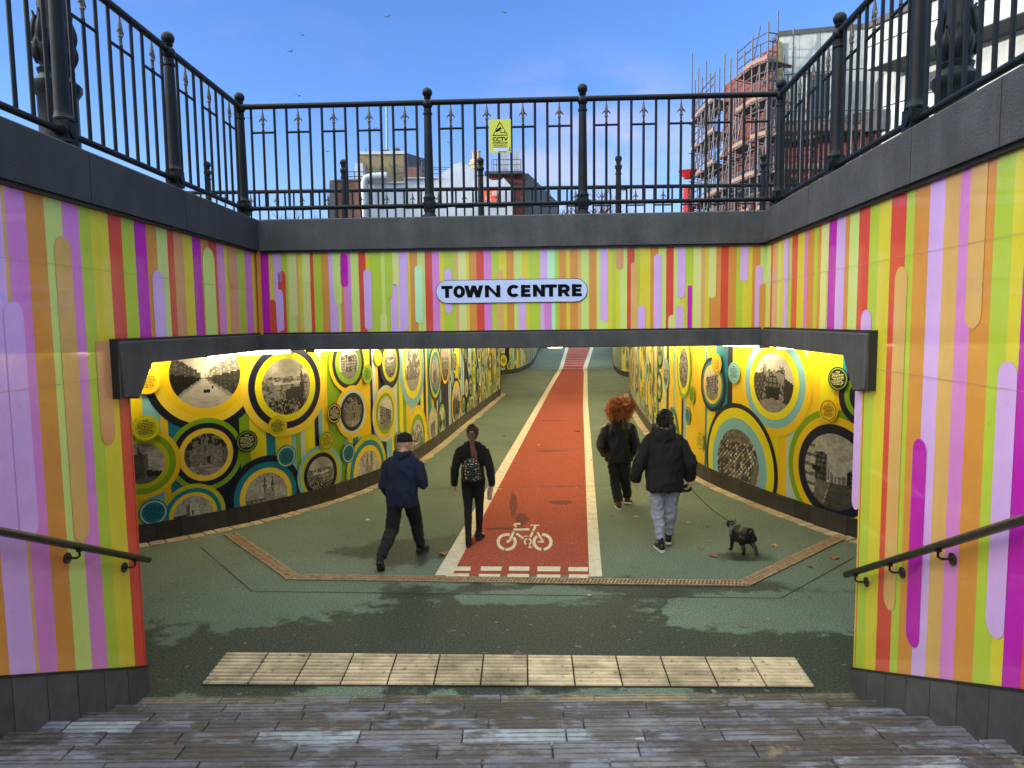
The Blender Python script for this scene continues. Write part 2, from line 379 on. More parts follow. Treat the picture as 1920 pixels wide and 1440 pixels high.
# ---- lintel (one continuous dark beam over the opening, with a drop block at either end)
lb = empty('lintel_beam', (0, 8.2, Z_LIN0), 'dark concrete lintel beam wrapping the underpass opening with dropped end blocks', 'beam')
mb = MB()
slab(mb, PF, -.0, PF.len, Z_LIN0, Z_LIN1, .05, -.45); mb.build('front_beam', m_conc, lb, bevel=.01)
def side_beam(pl, te, xpts):
    mb = MB(); slab(mb, pl, .052, te-.5, Z_LIN0, Z_LIN1, .05, -.45); mb.build('side_beam', m_conc, lb, bevel=.01)
    mb = MB(); prof = [(te-.497, Z_LIN1), (te+.2, Z_LIN1), (te+.17, Z_LIN0-.24), (te-.04, Z_LIN0-.27), (te-.08, Z_LIN0-.23), (te-.27, Z_LIN0+.002), (te-.497, Z_LIN0)]
    a = [pl.pos(t, z, .065) for t, z in prof]; b = [pl.pos(t, z, -.3) for t, z in prof]; n = len(prof)
    mb.mesh(a+b, [tuple(range(n)), tuple(range(2*n-1, n-1, -1))]+[(i, i+n, (i+1)%n+n, (i+1)%n) for i in range(n)])
    mb.build('drop_block', m_conc, lb, bevel=.012)
side_beam(PL, T_EL, 0); side_beam(PR, T_ER, 0)
mb = MB(); slab(mb, PF, .05, PF.len-.05, Z_LIN1-.0, Z_LIN1+.022, .03, .0)
slab(mb, PL, .05, T_EL+.2, Z_LIN1, Z_LIN1+.022, .03, .0); slab(mb, PR, .05, T_ER+.2, Z_LIN1, Z_LIN1+.022, .03, .0)
for pl, te in ((PL,T_EL),(PR,T_ER)): slab(mb, pl, te+.2, te+.222, Z_LIN0-.245, Z_LIN1+.022, .06, .0)
mb.build('trim_strip', m_black, lb)
# ================================================================ floor, paving, markings
def node_mat(name, fn):
    m = bpy.data.materials.new(name); m.use_nodes = True; fn(m.node_tree, m.node_tree.nodes, m.node_tree.links, m.node_tree.nodes['Principled BSDF']); return m
class NG:
    def __init__(s, nt): s.nt, s.N, s.L = nt, nt.nodes, nt.links; s.pos = s.N.new('ShaderNodeNewGeometry').outputs['Position']
    def noise(s, sc, det=4, ro=.6, st=None, dist=0.0):
        n = s.N.new('ShaderNodeTexNoise'); n.inputs['Scale'].default_value = sc; n.inputs['Detail'].default_value = det; n.inputs['Roughness'].default_value = ro
        n.inputs['Distortion'].default_value = dist
        v = s.pos
        if st:
            q = s.N.new('ShaderNodeVectorMath'); q.operation = 'MULTIPLY'; q.inputs[1].default_value = st; s.L.new(v, q.inputs[0]); v = q.outputs[0]
        s.L.new(v, n.inputs['Vector']); return n.outputs['Fac']
    def rng(s, x, a0, a1, b0=0.0, b1=1.0, smooth=False):
        r = s.N.new('ShaderNodeMapRange'); s.L.new(x, r.inputs[0]); r.interpolation_type = 'SMOOTHSTEP' if smooth else 'LINEAR'
        for i, v in enumerate((a0, a1, b0, b1)): r.inputs[i+1].default_value = v
        return r.outputs[0]
    def math(s, op, a, b):
        m = s.N.new('ShaderNodeMath'); m.operation = op
        for i, v in enumerate((a, b)):
            if isinstance(v, (int, float)): m.inputs[i].default_value = v
            else: s.L.new(v, m.inputs[i])
        return m.outputs[0]
    def mix(s, f, a, b):
        m = s.N.new('ShaderNodeMix'); m.data_type = 'RGBA'
        if isinstance(f, (int, float)): m.inputs['Factor'].default_value = f
        else: s.L.new(f, m.inputs['Factor'])
        for k, v in (('A', a), ('B', b)):
            i = [q for q in m.inputs if q.name == k and q.type == 'RGBA'][0]
            if isinstance(v, tuple): i.default_value = (*v, 1)
            else: s.L.new(v, i)
        return [o for o in m.outputs if o.type == 'RGBA'][0]
    def blob(s, c, r, soft=.5):
        """1 inside an ellipse on the ground round c, with a noisy edge"""
        q = s.N.new('ShaderNodeVectorMath'); q.operation = 'SUBTRACT'; q.inputs[1].default_value = (c[0], c[1], 0); s.L.new(s.pos, q.inputs[0])
        w = s.N.new('ShaderNodeVectorMath'); w.operation = 'MULTIPLY'; w.inputs[1].default_value = (1/r[0], 1/r[1], 0); s.L.new(q.outputs[0], w.inputs[0])
        l = s.N.new('ShaderNodeVectorMath'); l.operation = 'LENGTH'; s.L.new(w.outputs[0], l.inputs[0])
        e = s.math('ADD', l.outputs['Value'], s.rng(s.edge, .2, .8, -.9, .9))
        return s.rng(e, 1-soft*.5, 1+soft*.5, 1, 0, True)
    def bump(s, h, st=.4, d=.01):
        b = s.N.new('ShaderNodeBump'); b.inputs['Strength'].default_value = st; b.inputs['Distance'].default_value = d; s.L.new(h, b.inputs['Height']); return b.outputs[0]
def surfacing(dry, wet_shadow_c, damp, blobs_wet_shadow, blobs_dry, wr=.36, ed=1.0):
    def fn(nt, N, L, b):
        g = NG(nt); g.edge = g.noise(1.6, 5, .65) if ed == 1.0 else g.rng(g.noise(3.2, 5, .65), 0, 1, .5-.5*ed, .5+.5*ed)
        gran = g.noise(48, 3, .8); big = g.noise(.55, 4); mid = g.noise(3.5, 4)
        c = g.mix(g.rng(big, .35, .65), dry, damp)
        c = g.mix(g.rng(mid, .4, .7, 0, .35), c, tuple(x*.75 for x in dry))
        w = None
        for q, r, so in blobs_wet_shadow:
            x = g.blob(q, r, so); w = x if w is None else g.math('MAXIMUM', w, x)
        for q, r, so in blobs_dry:
            x = g.blob(q, r, so); inv = g.math('SUBTRACT', 1.0, x); w = g.math('MULTIPLY', w, inv)
        c = g.mix(g.rng(g.noise(75, 2, .8), .52, .68, 0, .6), c, tuple(min(1, x*2.0+.02) for x in dry))
        if w is not None: c = g.mix(g.math('MULTIPLY', w, .92), c, wet_shadow_c)
        c = g.mix(g.rng(gran, .40, .53, .85, 0), c, tuple(x*.4 for x in dry))
        c = g.mix(g.rng(g.noise(13, 1, .4), .70, .74, 0, .45), c, tuple(x*.35 for x in dry))
        c = g.mix(g.rng(g.noise(17, 1, .4, (1,1,1), .6), .735, .76, 0, .5), c, lin(150,150,140))
        L.new(c, b.inputs['Base Color'])
        rr = g.rng(gran, .3, .7, .8, .95)
        if w is not None: rr = g.math('SUBTRACT', rr, g.math('MULTIPLY', w, wr))
        L.new(rr, b.inputs['Roughness']); b.inputs['Specular IOR Level'].default_value = .18
        L.new(g.bump(g.noise(130, 3, .75), .55, .008), b.inputs['Normal'])
    return fn
GREEN, GWET_SHADOW, GDAMP = lin(112,125,110), lin(12,28,31), lin(92,106,94)
m_floor = node_mat('green_rubber_surfacing', surfacing(GREEN, GWET_SHADOW, GDAMP,
    [((-.2,6.45),(3.6,1.05),.25),((-2.6,6.0),(1.3,1.0),.25),((-1.2,9.0),(1.0,.55),.5),((2.9,8.6),(.34,.16),.8),((.6,7.5),(2.6,.35),.4),((2.5,5.8),(1.3,.85),.3)],  # wet patches, plus the dog's shadow painted in as the small blob beneath it
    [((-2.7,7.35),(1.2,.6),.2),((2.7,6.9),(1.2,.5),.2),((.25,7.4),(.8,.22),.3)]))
RED = lin(162,76,58)
m_lane = node_mat('red_cycle_surfacing', surfacing(RED, lin(92,38,34), lin(160,76,60),
    [((.0,11.3),(.06,.8),.3),((.12,10.4),(.1,.35),.4),((.78,11.35),(.2,.14),.15),((-.15,9.9),(.35,.06),.4),((.9,16),(.4,.08),.4),((1.2,21),(.5,.08),.4)], [], .12, .45))
mb = MB()
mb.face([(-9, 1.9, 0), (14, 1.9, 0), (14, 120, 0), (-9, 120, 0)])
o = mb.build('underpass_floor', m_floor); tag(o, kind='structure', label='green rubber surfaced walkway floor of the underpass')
# cycle lane
Lo = [(-.95,8.02),(1.82,33.64),(3.1,45.3),(6.16,79.5),(8,110)]; Li = [(-.74,8.06),(2.02,33.64),(3.36,45.3),(6.5,79.4),(8.5,110)]
Ri = [(.88,7.9),(2.55,24.8),(4.2,40.4),(4.62,45),(8.9,78.6),(12,110)]; Ro = [(1.03,7.88),(2.72,24.7),(4.4,40.35),(4.9,45),(9.25,78.5),(12.6,110)]
def interp(pl, y):
    for a, b in zip(pl, pl[1:]):
        if a[1] <= y <= b[1]: return a[0]+(b[0]-a[0])*(y-a[1])/(b[1]-a[1])
    return pl[0][0] if y < pl[0][1] else pl[-1][0]
def strip(mb, A, B, y0, y1, z, col=None, step=1.0):
    ys = [y0]
    while ys[-1] < y1: ys.append(min(y1, ys[-1]+step))
    for a, b in zip(ys, ys[1:]):
        mb.face([(interp(A,a), a, z), (interp(B,a), a, z), (interp(B,b), b, z), (interp(A,b), b, z)], col)
lane = MB(); strip(lane, Lo, Ro, 8.02, 110, .004)
ol = lane.build('cycle_lane', m_lane); tag(ol, kind='structure', label='terracotta red cycle lane running up the underpass')
CREAM = lin(205,196,176)
mb = MB(); strip(mb, Lo, Li, 8.04, 110, .008, CREAM); mb.build('edge_line', m_paint, ol)
mb = MB(); strip(mb, Ri, Ro, 7.94, 110, .008, CREAM); mb.build('edge_line', m_paint, ol)
mb = MB(); y = 44.6
for k in range(12):
    xa, xb = interp(Li, y)+.02, interp(Ri, y)-.02; mb.face([(xa,y,.008),(xb,y-.1,.008),(xb,y+.12,.008),(xa,y+.22,.008)], CREAM); y += 3.0
mb.build('cross_bar_marking', m_paint, ol)
mb = MB()
for x0, x1, y0, y1 in [(846,883,1062,1070),(902,941,1062,1070),(955,993,1062,1070),(1008,1051,1062,1071),(1066,1103,1063,1071),
                       (836,880,1075,1082),(898,938,1076,1083),(952,992,1076,1083),(1007,1051,1077,1084),(1067,1104,1077,1085)]:
    mb.face([on_z(x0-1, y1, .009), on_z(x1-1, y1+.3, .009), on_z(x1, y0+.3, .009), on_z(x0, y0, .009)], CREAM)
mb.build('give_way_dashes', m_paint, ol)
# bicycle symbol, drawn in the plane of the lane
mb = MB()
def gp(x, y): return on_z(920+x/8.727, 960+y/8.727, .0085)
def pband(pts, w):
    P2 = [Vector(p) for p in pts]
    for a, b in zip(P2, P2[1:]):
        d = (b-a).normalized(); n = Vector((-d.y, d.x))*w/2
        mb.face([gp(*(a-n)), gp(*(b-n)), gp(*(b+n)), gp(*(a+n))], CREAM)
def parc(cx, cy, rx, ry, a0, a1, w, n=16):
    for k in range(n):
        A, B = R(a0+(a1-a0)*k/n), R(a0+(a1-a0)*(k+1)/n)
        q = lambda a, s: gp(cx+(rx+s)*math.cos(a), cy-(ry+s*.88)*math.sin(a))
        mb.face([q(A,-w/2), q(A,w/2), q(B,w/2), q(B,-w/2)], CREAM)
parc(262, 490, 140, 122, 68, 255, 52); parc(262, 490, 140, 122, -98, 38, 52)
parc(848, 490, 140, 122, 128, 262, 52); parc(848, 490, 140, 122, -82, 92, 52)
pband([(262,490),(310,470),(378,322)], 40); pband([(372,288),(632,284)], 36); pband([(420,350),(535,432)], 36)
pband([(735,222),(696,312)], 40); pband([(650,215),(794,215)], 18); pband([(690,325),(645,412)], 40); pband([(765,330),(850,480)], 36); pband([(768,486),(872,486)], 26)
pband([(385,196),(486,192)], 30); pband([(392,200),(382,220),(420,235),(415,250)], 26); pband([(545,396),(604,394)], 16); pband([(612,576),(680,574)], 16); pband([(640,548),(648,592)], 24)
parc(608, 484, 52, 48, 100, 240, 26, 10); parc(608, 484, 52, 48, -70, 75, 26, 10)
mb.build('bicycle_symbol', m_paint, ol, recalc=False)
# floor joints
mb = MB()
def joint(a, b, w=.02, z=.003):
    a, b = Vector(a), Vector(b); d = (b-a).normalized(); n = Vector((-d.y, d.x, 0))*w/2
    k = max(1, int((b-a).length/.25)); pr = None
    for i in range(k+1):
        p = a+(b-a)*i/k; ww = random.uniform(.7, 1.3); q = (p-n*ww, p+n*ww)
        if pr: mb.face([(pr[0].x,pr[0].y,z),(q[0].x,q[0].y,z),(q[1].x,q[1].y,z),(pr[1].x,pr[1].y,z)])
        pr = q
for a, b in [((375,1025),(472,1109)),((472,1109),(1465,1122)),((1465,1122),(1602,1045))]: joint(on_z(*a), on_z(*b), .02)
for yy, x0, x1 in [(12.4,-2.6,3.5),(16.2,-1.9,3.6),(20.4,-1.4,3.8),(26.0,-.8,4.5)]: joint((x0,yy,0),(x1,yy+.1,0), .02, .0092)
o = mb.build('floor_joint', mat('dark_joint', col=lin(46,56,52), rough=.9, var=.3)); tag(o, kind='structure', label='dark joint lines in the walkway surfacing')
# drain channels: three cast grates meeting at the corners
m_grate = mat('rusty_grating', col=lin(150,122,94), rough=.7, var=.4, vscale=14, bump=.4, bscale=90)
m_void = mat('drain_void', col=(.006,.006,.006), rough=.9, var=0)
def drain(a, b, label):
    a, b = on_z(*a), on_z(*b); d = (b-a).normalized(); n = Vector((-d.y, d.x, 0)); Ln = (b-a).length; w = .085
    t = empty('drain_channel', a, label, 'drain', 'slotted drain channels across the walkway')
    mb = MB(); mb.face([a-n*w+Vector((0,0,.005)), b-n*w+Vector((0,0,.005)), b+n*w+Vector((0,0,.005)), a+n*w+Vector((0,0,.005))]); mb.build('channel', m_void, t)
    mb = MB(); zz = Vector((0,0,.010))
    for s_ in (-1, 0, 1): mb.beam(a+n*(w-.012)*s_+zz, b+n*(w-.012)*s_+zz, .02 if s_ else .014, .012)
    k = int(Ln/.042)
    for i in range(k):
        p = a+d*(i+.5)*Ln/k
        for s_ in (-1, 1):
            mb.beam(p+n*.008*s_+zz, p+n*(w-.02)*s_+d*.02*s_+zz, .02, .011)
    mb.build('grating', m_grate, t)
drain((430,1001),(550,1084), 'rusty slotted drain channel slanting down from the left mural wall')
drain((538,1083),(1402,1095), 'long slotted drain channel crossing in front of the red cycle lane')
drain((1396,1095),(1580,1006), 'rusty slotted drain channel slanting up to the right mural wall')
# corduroy tactile paving at the stair foot
tp = empty('tactile_paving', (0,5.8,0), 'cream ribbed tactile paving strip at the foot of the stairs', kind='structure')
m_tact = mat('cream_tactile', attr=True, rough=.85, var=.42, vscale=3.5, bump=.4, bscale=120, speck=.5, sscale=14, fine=.2, spec=.2)
c0, c1, c2, c3 = on_z(425,1226), on_z(1490,1236), on_z(1528,1291), on_z(378,1286)
NS = 13
for i in range(NS):
    mb = MB(); random.seed(i*3+1); g = random.uniform(.8, 1.08); dirt = .55 if i in (5, 6) else 1
    base = tuple(c*g*dirt for c in lin(78,64,50)); top = tuple(c*g*(.5+.5*dirt) for c in lin(192,172,144))
    q = lambda u, v, z: ((c3*(1-u)+c2*u)*(1-v)+(c0*(1-u)+c1*u)*v)+Vector((0,0,z))
    u0, u1 = (i+.006)/NS, (i+.994)/NS
    pts = [q(u0,.0,.0), q(u1,.0,.0), q(u1,1,.0), q(u0,1,.0)]; tp2 = [p+Vector((0,0,.012)) for p in pts]
    mb.mesh(pts+tp2, [(4,5,6,7),(0,1,5,4),(1,2,6,5),(2,3,7,6),(3,0,4,7)], base)
    for k in range(9):
        v = (k+.5)/9; hw = .028
        a, b = q(u0+.001, v, .013), q(u1-.001, v, .013)
        g2 = random.uniform(.85, 1.1)
        prof = [(-.021, 0), (-.015, .011), (.015, .011), (.021, 0)]
        va = [a+Vector((0,o_,z)) for o_, z in prof]; vb = [b+Vector((0,o_,z)) for o_, z in prof]
        mb.mesh(va+vb, [(0,1,5,4),(1,2,6,5),(2,3,7,6),(0,3,2,1),(4,5,6,7)], tuple(c*g2 for c in top))
    mb.build('paving_slab', m_tact, tp)
# stairs
def stair_fn(nt, N, L, b):
    g = NG(nt); g.edge = g.noise(2, 5)
    a = N.new('ShaderNodeVertexColor'); a.layer_name = 'Col'
    wv = N.new('ShaderNodeTexWave'); wv.bands_direction = 'Y'; wv.inputs['Scale'].default_value = 7.2; wv.inputs['Distortion'].default_value = .25; wv.inputs['Detail Scale'].default_value = 1.2
    wv.inputs['Detail'].default_value = 1
    L.new(g.pos, wv.inputs['Vector'])
    rib = wv.outputs['Fac']
    brk = g.noise(14, 2, .5, (1, 1, 1))
    dark = g.math('MULTIPLY', g.rng(rib, .0, .35, 1, 0), g.rng(brk, .35, .5, .35, 1.0))
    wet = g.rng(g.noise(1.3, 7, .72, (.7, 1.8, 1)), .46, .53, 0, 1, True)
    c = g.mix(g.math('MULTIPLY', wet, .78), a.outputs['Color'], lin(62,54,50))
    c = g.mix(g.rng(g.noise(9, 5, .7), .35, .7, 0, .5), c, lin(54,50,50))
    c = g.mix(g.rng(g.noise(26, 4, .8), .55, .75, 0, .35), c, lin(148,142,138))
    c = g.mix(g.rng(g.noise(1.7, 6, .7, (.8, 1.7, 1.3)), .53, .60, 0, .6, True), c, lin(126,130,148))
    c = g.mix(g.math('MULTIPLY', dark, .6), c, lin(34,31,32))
    c = g.mix(g.rng(g.noise(4, 6, .75, (1,1,1)), .6, .68, 0, .55), c, lin(150,128,96))
    b.inputs['Specular IOR Level'].default_value = .22
    L.new(c, b.inputs['Base Color']); L.new(g.rng(wet, 0, 1, .85, .45), b.inputs['Roughness'])
    h = g.math('ADD', g.math('MULTIPLY', g.rng(rib, .0, .5), .8), g.math('MULTIPLY', g.noise(120, 3), .3))
    L.new(g.bump(h, .6, .008), b.inputs['Normal'])
m_stair = node_mat('ribbed_stair_paver', stair_fn)
st = empty('staircase', (0,3.5,0), 'broad flight of grey ribbed paver steps in the foreground', 'stairs')
Y0S, TR, RI = 5.36, .37, .155
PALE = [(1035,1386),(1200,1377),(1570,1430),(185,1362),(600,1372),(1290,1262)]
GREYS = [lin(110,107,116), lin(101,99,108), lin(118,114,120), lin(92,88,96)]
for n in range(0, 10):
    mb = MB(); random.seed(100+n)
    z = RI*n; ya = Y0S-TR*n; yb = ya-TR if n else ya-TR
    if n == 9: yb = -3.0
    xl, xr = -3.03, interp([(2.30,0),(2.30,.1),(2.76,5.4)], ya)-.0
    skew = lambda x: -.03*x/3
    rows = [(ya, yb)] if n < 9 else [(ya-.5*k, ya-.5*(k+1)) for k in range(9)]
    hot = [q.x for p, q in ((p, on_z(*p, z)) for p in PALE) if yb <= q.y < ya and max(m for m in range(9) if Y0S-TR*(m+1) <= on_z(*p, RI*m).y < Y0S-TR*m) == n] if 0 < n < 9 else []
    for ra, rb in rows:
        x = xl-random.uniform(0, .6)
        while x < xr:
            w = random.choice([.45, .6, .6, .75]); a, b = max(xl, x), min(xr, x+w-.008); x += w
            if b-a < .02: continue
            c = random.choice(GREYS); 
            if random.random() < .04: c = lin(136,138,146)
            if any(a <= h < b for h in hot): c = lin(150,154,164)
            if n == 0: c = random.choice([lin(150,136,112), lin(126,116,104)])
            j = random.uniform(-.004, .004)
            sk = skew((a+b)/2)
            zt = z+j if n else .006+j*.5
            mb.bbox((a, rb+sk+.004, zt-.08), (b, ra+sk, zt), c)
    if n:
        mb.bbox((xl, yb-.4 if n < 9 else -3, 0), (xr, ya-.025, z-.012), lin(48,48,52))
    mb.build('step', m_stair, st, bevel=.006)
for (x0, y0, x1, y1) in []: pass
# handrails
def handrail(label, pl, p0, p1, extra, brackets):
    a = pl.pos(*pl.t(*p0), .09); b = pl.pos(*pl.t(*p1), .09)
    d = (b-a).normalized(); b2 = a+d*(3.6)
    t = empty('handrail', a, label, 'handrail')
    mb = MB(); mb.tube([a-d*.01, a, b2], [.018, .026, .026], 14); mb.build('rail', m_rail, t, smooth=True)
    for br in brackets:
        q = a+d*br; w = q-pl.n*.09
        mb = MB(); mb.tube([q-Vector((0,0,.03)), q-Vector((0,0,.065)), q-Vector((0,0,.08))-pl.n*.02, w-Vector((0,0,.08))-pl.n*.005], .008, 8)
        mb.tube([w-Vector((0,0,.08)), w-Vector((0,0,.08))+pl.n*.012], .038, 16); mb.tube([q-Vector((0,0,.018)), q-Vector((0,0,.034))], .02, 10)
        mb.build('bracket', m_rail, t, smooth=True)
    return t
handrail('black tubular handrail descending on the left striped wall', PL, (258,1050), (0,1002), 0, [.22, .95, 1.9, 2.8])
handrail('black tubular handrail descending on the right striped wall', PR, (1608,1078), (1920,985), 0, [.2, .82, 1.5, 2.4])
# ================================================================ ceiling and street above
mb = MB()
mb.bbox((-9.5, 4.3, Z_LIN0+.0), (-3.5, 45, 3.86)); mb.bbox((3.35, 4.3, Z_LIN0), (14.5, 45, 3.86)); mb.bbox((-3.5, 8.86, Z_LIN0), (3.35, 45, 3.86))
o = mb.build('underpass_ceiling', m_ceil); tag(o, kind='structure', label='flat concrete ceiling slab over the underpass')
m_pave = mat('street_paving', col=lin(120,118,114), rough=.85, var=.2, bump=.2)
mb = MB()
mb.bbox((-400, -400, 3.3), (-3.48, 45, 4.1)); mb.bbox((3.42, -400, 3.3), (400, 45, 4.1)); mb.bbox((-3.48, 8.9, 3.87), (3.42, 45, 4.1)); mb.bbox((-3.48, -400, 3.3), (3.42, -9, 4.1))
mb.bbox((-400, 45, 3.3), (-9.5, 500, 4.1)); mb.bbox((14.5, 45, 3.3), (400, 500, 4.1)); mb.bbox((-9.5, 120, 0), (14.5, 500, 4.1))
o = mb.build('street_ground', m_pave); tag(o, kind='structure', label='street level paving around the sunken walkway')
for n in range(1, 17):   # the upper flight behind the camera
    mb = MB(); z = 1.395+.155*n; mb.bbox((-3.03, -9, 0 if n == 1 else z-.2), (2.3, -3-.35*n, min(z, 4.08))); mb.build('step', m_stair, st)
# ================================================================ mural walls
class Path:
    """smooth wall line in plan, parameterised by length"""
    def __init__(s, pts, side, step=.12):
        P_ = [Vector((x, y, 0)) for x, y in pts]; out = []
        ext = [P_[0]*2-P_[1]]+P_+[P_[-1]*2-P_[-2]]
        for i in range(1, len(ext)-2):
            p0, p1, p2, p3 = ext[i-1:i+3]; n = max(1, int((p2-p1).length/step))
            for k in range(n):
                t = k/n
                # chord-length safe Catmull-Rom (tension by segment length)
                L = (p2-p1).length
                m1 = (p2-p0)/max(1e-6, (p2-p0).length)*L; m2 = (p3-p1)/max(1e-6, (p3-p1).length)*L
                out.append(p1*(2*t**3-3*t**2+1)+m1*(t**3-2*t**2+t)+p2*(-2*t**3+3*t**2)+m2*(t**3-t**2))
        out.append(P_[-1]); s.p = out; s.s = [0.0]
        for a, b in zip(out, out[1:]): s.s.append(s.s[-1]+(b-a).length)
        s.len = s.s[-1]; s.side = side
        s.nn = []
        for i in range(len(out)):
            d = (out[min(i+1, len(out)-1)]-out[max(i-1, 0)]).normalized(); s.nn.append(Vector((d.y, -d.x, 0))*side)
    def at(s, q, z=0.0, off=0.0):
        q = min(max(q, 0.0), s.len); lo, hi = 0, len(s.s)-1
        while hi-lo > 1:
            m = (lo+hi)//2
            if s.s[m] <= q: lo = m
            else: hi = m
        f = (q-s.s[lo])/max(1e-9, s.s[hi]-s.s[lo])
        p = s.p[lo].lerp(s.p[hi], f); n = s.nn[lo].lerp(s.nn[hi], f).normalized()
        return p+n*off+Vector((0,0,z))
    def hit(s, px, py):
        r = ray(px, py); best = None
        for i, (a, b) in enumerate(zip(s.p, s.p[1:])):
            e = b-a; den = r.x*e.y-r.y*e.x
            if abs(den) < 1e-9: continue
            t = (a.x*e.y-a.y*e.x)/den; u = (a.x*r.y-a.y*r.x)/den
            if -.001 <= u <= 1.001 and t > 0 and (best is None or t < best[0]): best = (t, s.s[i]+u*e.length, CAM_H+r.z*t)
        return best
ML = Path([(-8.2,7.9),(-6.4,8.75),(-5.18,9.42),(-4.3,10.17),(-3.6,10.95),(-2.95,12.0),(-2.45,13.4),(-2.0,15.9),(-1.55,19.8),(-.62,27.9),(-.5,29.0),(-.75,29.6),(-1.6,29.9),(-4.5,30.2)], 1)
MR = Path([(7.6,5.6),(6.1,7.4),(4.72,9.26),(4.3,10.3),(3.92,11.5),(3.62,12.9),(3.58,14.2),(3.8,19.3),(4.74,27.9),(4.95,28.5),(5.5,28.9),(9.0,29.3)], -1)
FL = Path([(-5,36.5),(-2.2,38.6),(-.7,39.9),(.45,42.2),(1.55,51),(3.1,77),(6.4,112)], 1)
FR = Path([(9.5,33.5),(7.0,35.6),(6.25,37.6),(6.2,40),(6.6,44.7),(10.8,75),(15.5,112)], -1)
ZM0, ZM1 = .27, Z_LIN0
m_bluebrick = m_tile
def hashf(*a):
    x = math.sin(sum(v*k for v, k in zip(a, (12.9898, 78.233, 37.719, 9.131))))*43758.5453
    return x-math.floor(x)
def fbm(x, y, s):
    return .5+.5*mnoise.fractal(Vector((x, y, s*7.31)), .6, 2.0, 4)
def make_picture(kind, sd):
    """grey value of an old photograph at (u, v), each in -1..1"""
    rnd = random.Random(sd)
    if kind == 'street':
        vx, vy = rnd.uniform(-.15,.15), -.12
        hs = [rnd.uniform(.5,.9) for _ in range(8)]
        def f(u, v):
            du = u-vx
            if v < vy-.0 and abs(du) < (vy-v)*1.5+.06:
                c = .62+.12*fbm(u*3, v*9, sd)-.15*(abs(du) > (vy-v)*1.25)
                if hashf(int(u*14), int(v*11), sd) > .93 and v > -.6: c = .12
                return c
            d = abs(du)+.03; top = vy+d*1.15*hs[int(min(7, 1/d*.8))]+.05
            if v < top and abs(du) > .05:
                w = (1 if (math.log(d)*5)%1 > .5 else -1)*(1 if ((v-vy)/d*5)%1 > .45 else 0)
                c = (.28 if du < 0 else .5)+.2*(w > .1)*(1 if du > 0 else .6)
                if v < vy+d*.18: c *= .45
                return c*(.8+.4*fbm(u*9, v*9, sd))
            return .84-.12*fbm(u*2, v*2, sd+3)
    elif kind == 'high_street':
        def f(u, v):
            c = .72-.1*fbm(u*2, v*2, sd)
            if v < -.28: 
                c = .26+.08*fbm(u*3, v*12, sd)
                if abs(u+.1-.35*(v+.28)) < .025: c = .62
                if u < -.12+.3*(v+.28): c = .42
            if u < -.62 and v < .62: c = .68-.3*(math.sin(v*24) > .5)
            if -.62 <= u < -.2 and -.3 < v < .48-.25*abs(u+.4): c = .2+.22*((u*14)%1 > .5 and (v*7)%1 > .45)
            if -.2 <= u < .15 and -.28 < v < .1-.75*(u+.2): c = .45+.2*(math.sin(u*60) > 0)
            if .15 <= u < .42 and -.28 < v < -.14+.35*(u-.15): c = .4+.18*(math.sin(u*50) > .2)
            if u >= .42 and -.3 < v < .05+.5*(u-.42): c = .16+.2*((u*16)%1 > .6 and (v*9)%1 > .5)
            if abs(u+.16) < .06 and abs(v+.27) < .035: c = .85
            if -.72 < u < -.42 and abs(v) < .07: c = .08
            return c*(.85+.3*fbm(u*9, v*9, sd))
    elif kind in ('church', 'twin', 'tower'):
        tx = rnd.uniform(-.1,.3)
        def f(u, v):
            c = .76-.2*fbm(u*1.6, v*1.6, sd)
            if kind == 'church':
                if abs(u-tx) < .1 and v < .1: c = .5
                if abs(u-tx) < max(0, (.85-v)*.12) and v >= .0: c = .33
                if -.55 < u < tx-.05 and v < .15-.35*max(0, abs(u-(tx-.3))-.2): c = .36+.12*(math.sin(u*40) > .5)
                if tx < u < .75 and v < -.05-.5*(u-tx): c = .55
            elif kind == 'twin':
                for q in (-.1, .28):
                    if abs(u-q) < .07 and v < .45: c = .42+.12*(u > q)
                    if v >= .45 and abs(u-q) < (1.0-v)*.13: c = .3
                if abs(u-.09) < .26 and v < .3-.8*abs(u-.09): c = .56-.3*(abs(u-.09) < .08 and v < -.3)
                if u < -.1 and v < -.05: c = .42+.2*(math.sin(u*30) > .55 and -.4 < v < -.15)
                if u > .4 and v < -.15: c = .5+.15*(math.sin(u*50)*math.sin(v*30) > .2)
            else:
                if abs(u+.05) < .3 and v < .6: c = .72-.3*(u < -.15)-.35*(abs((u+.05)*9-round((u+.05)*9/2)*2) < .3 and math.sin(v*9) > .35)
                if abs(u+.05) > .22 and abs(u+.05) < .3 and v < .75 and v > .5: c = .6
                if u < -.35 and v < .1: c = .2+.14*(hashf(int(u*16), int(v*16), sd) > .6)
                if u > .25 and v < -.1: c = .5+.2*(math.sin(u*26)*math.sin(v*22) > .3)
            if v < -.55: c = .4+.35*fbm(u*7, v*12, sd)-.25*(hashf(int(u*18), int(v*18), sd) > .7)
            return c*(.82+.36*fbm(u*8, v*8, sd+1))
    elif kind == 'tower_left':
        def f(u, v):
            c = .45+.35*fbm(u*1.5, v*2.5, sd)
            if -.45 < u < .25 and v < .42: c = .24+.12*fbm(u*9, v*9, sd)+.1*(u > .05)
            if abs(u+.1) < max(0, (.85-v)*.18) and v >= .42: c = .22
            if u > .2 and v < -.3-.2*u: c = .2
            if v < -.7: c = .38
            return c
    elif kind == 'castle':
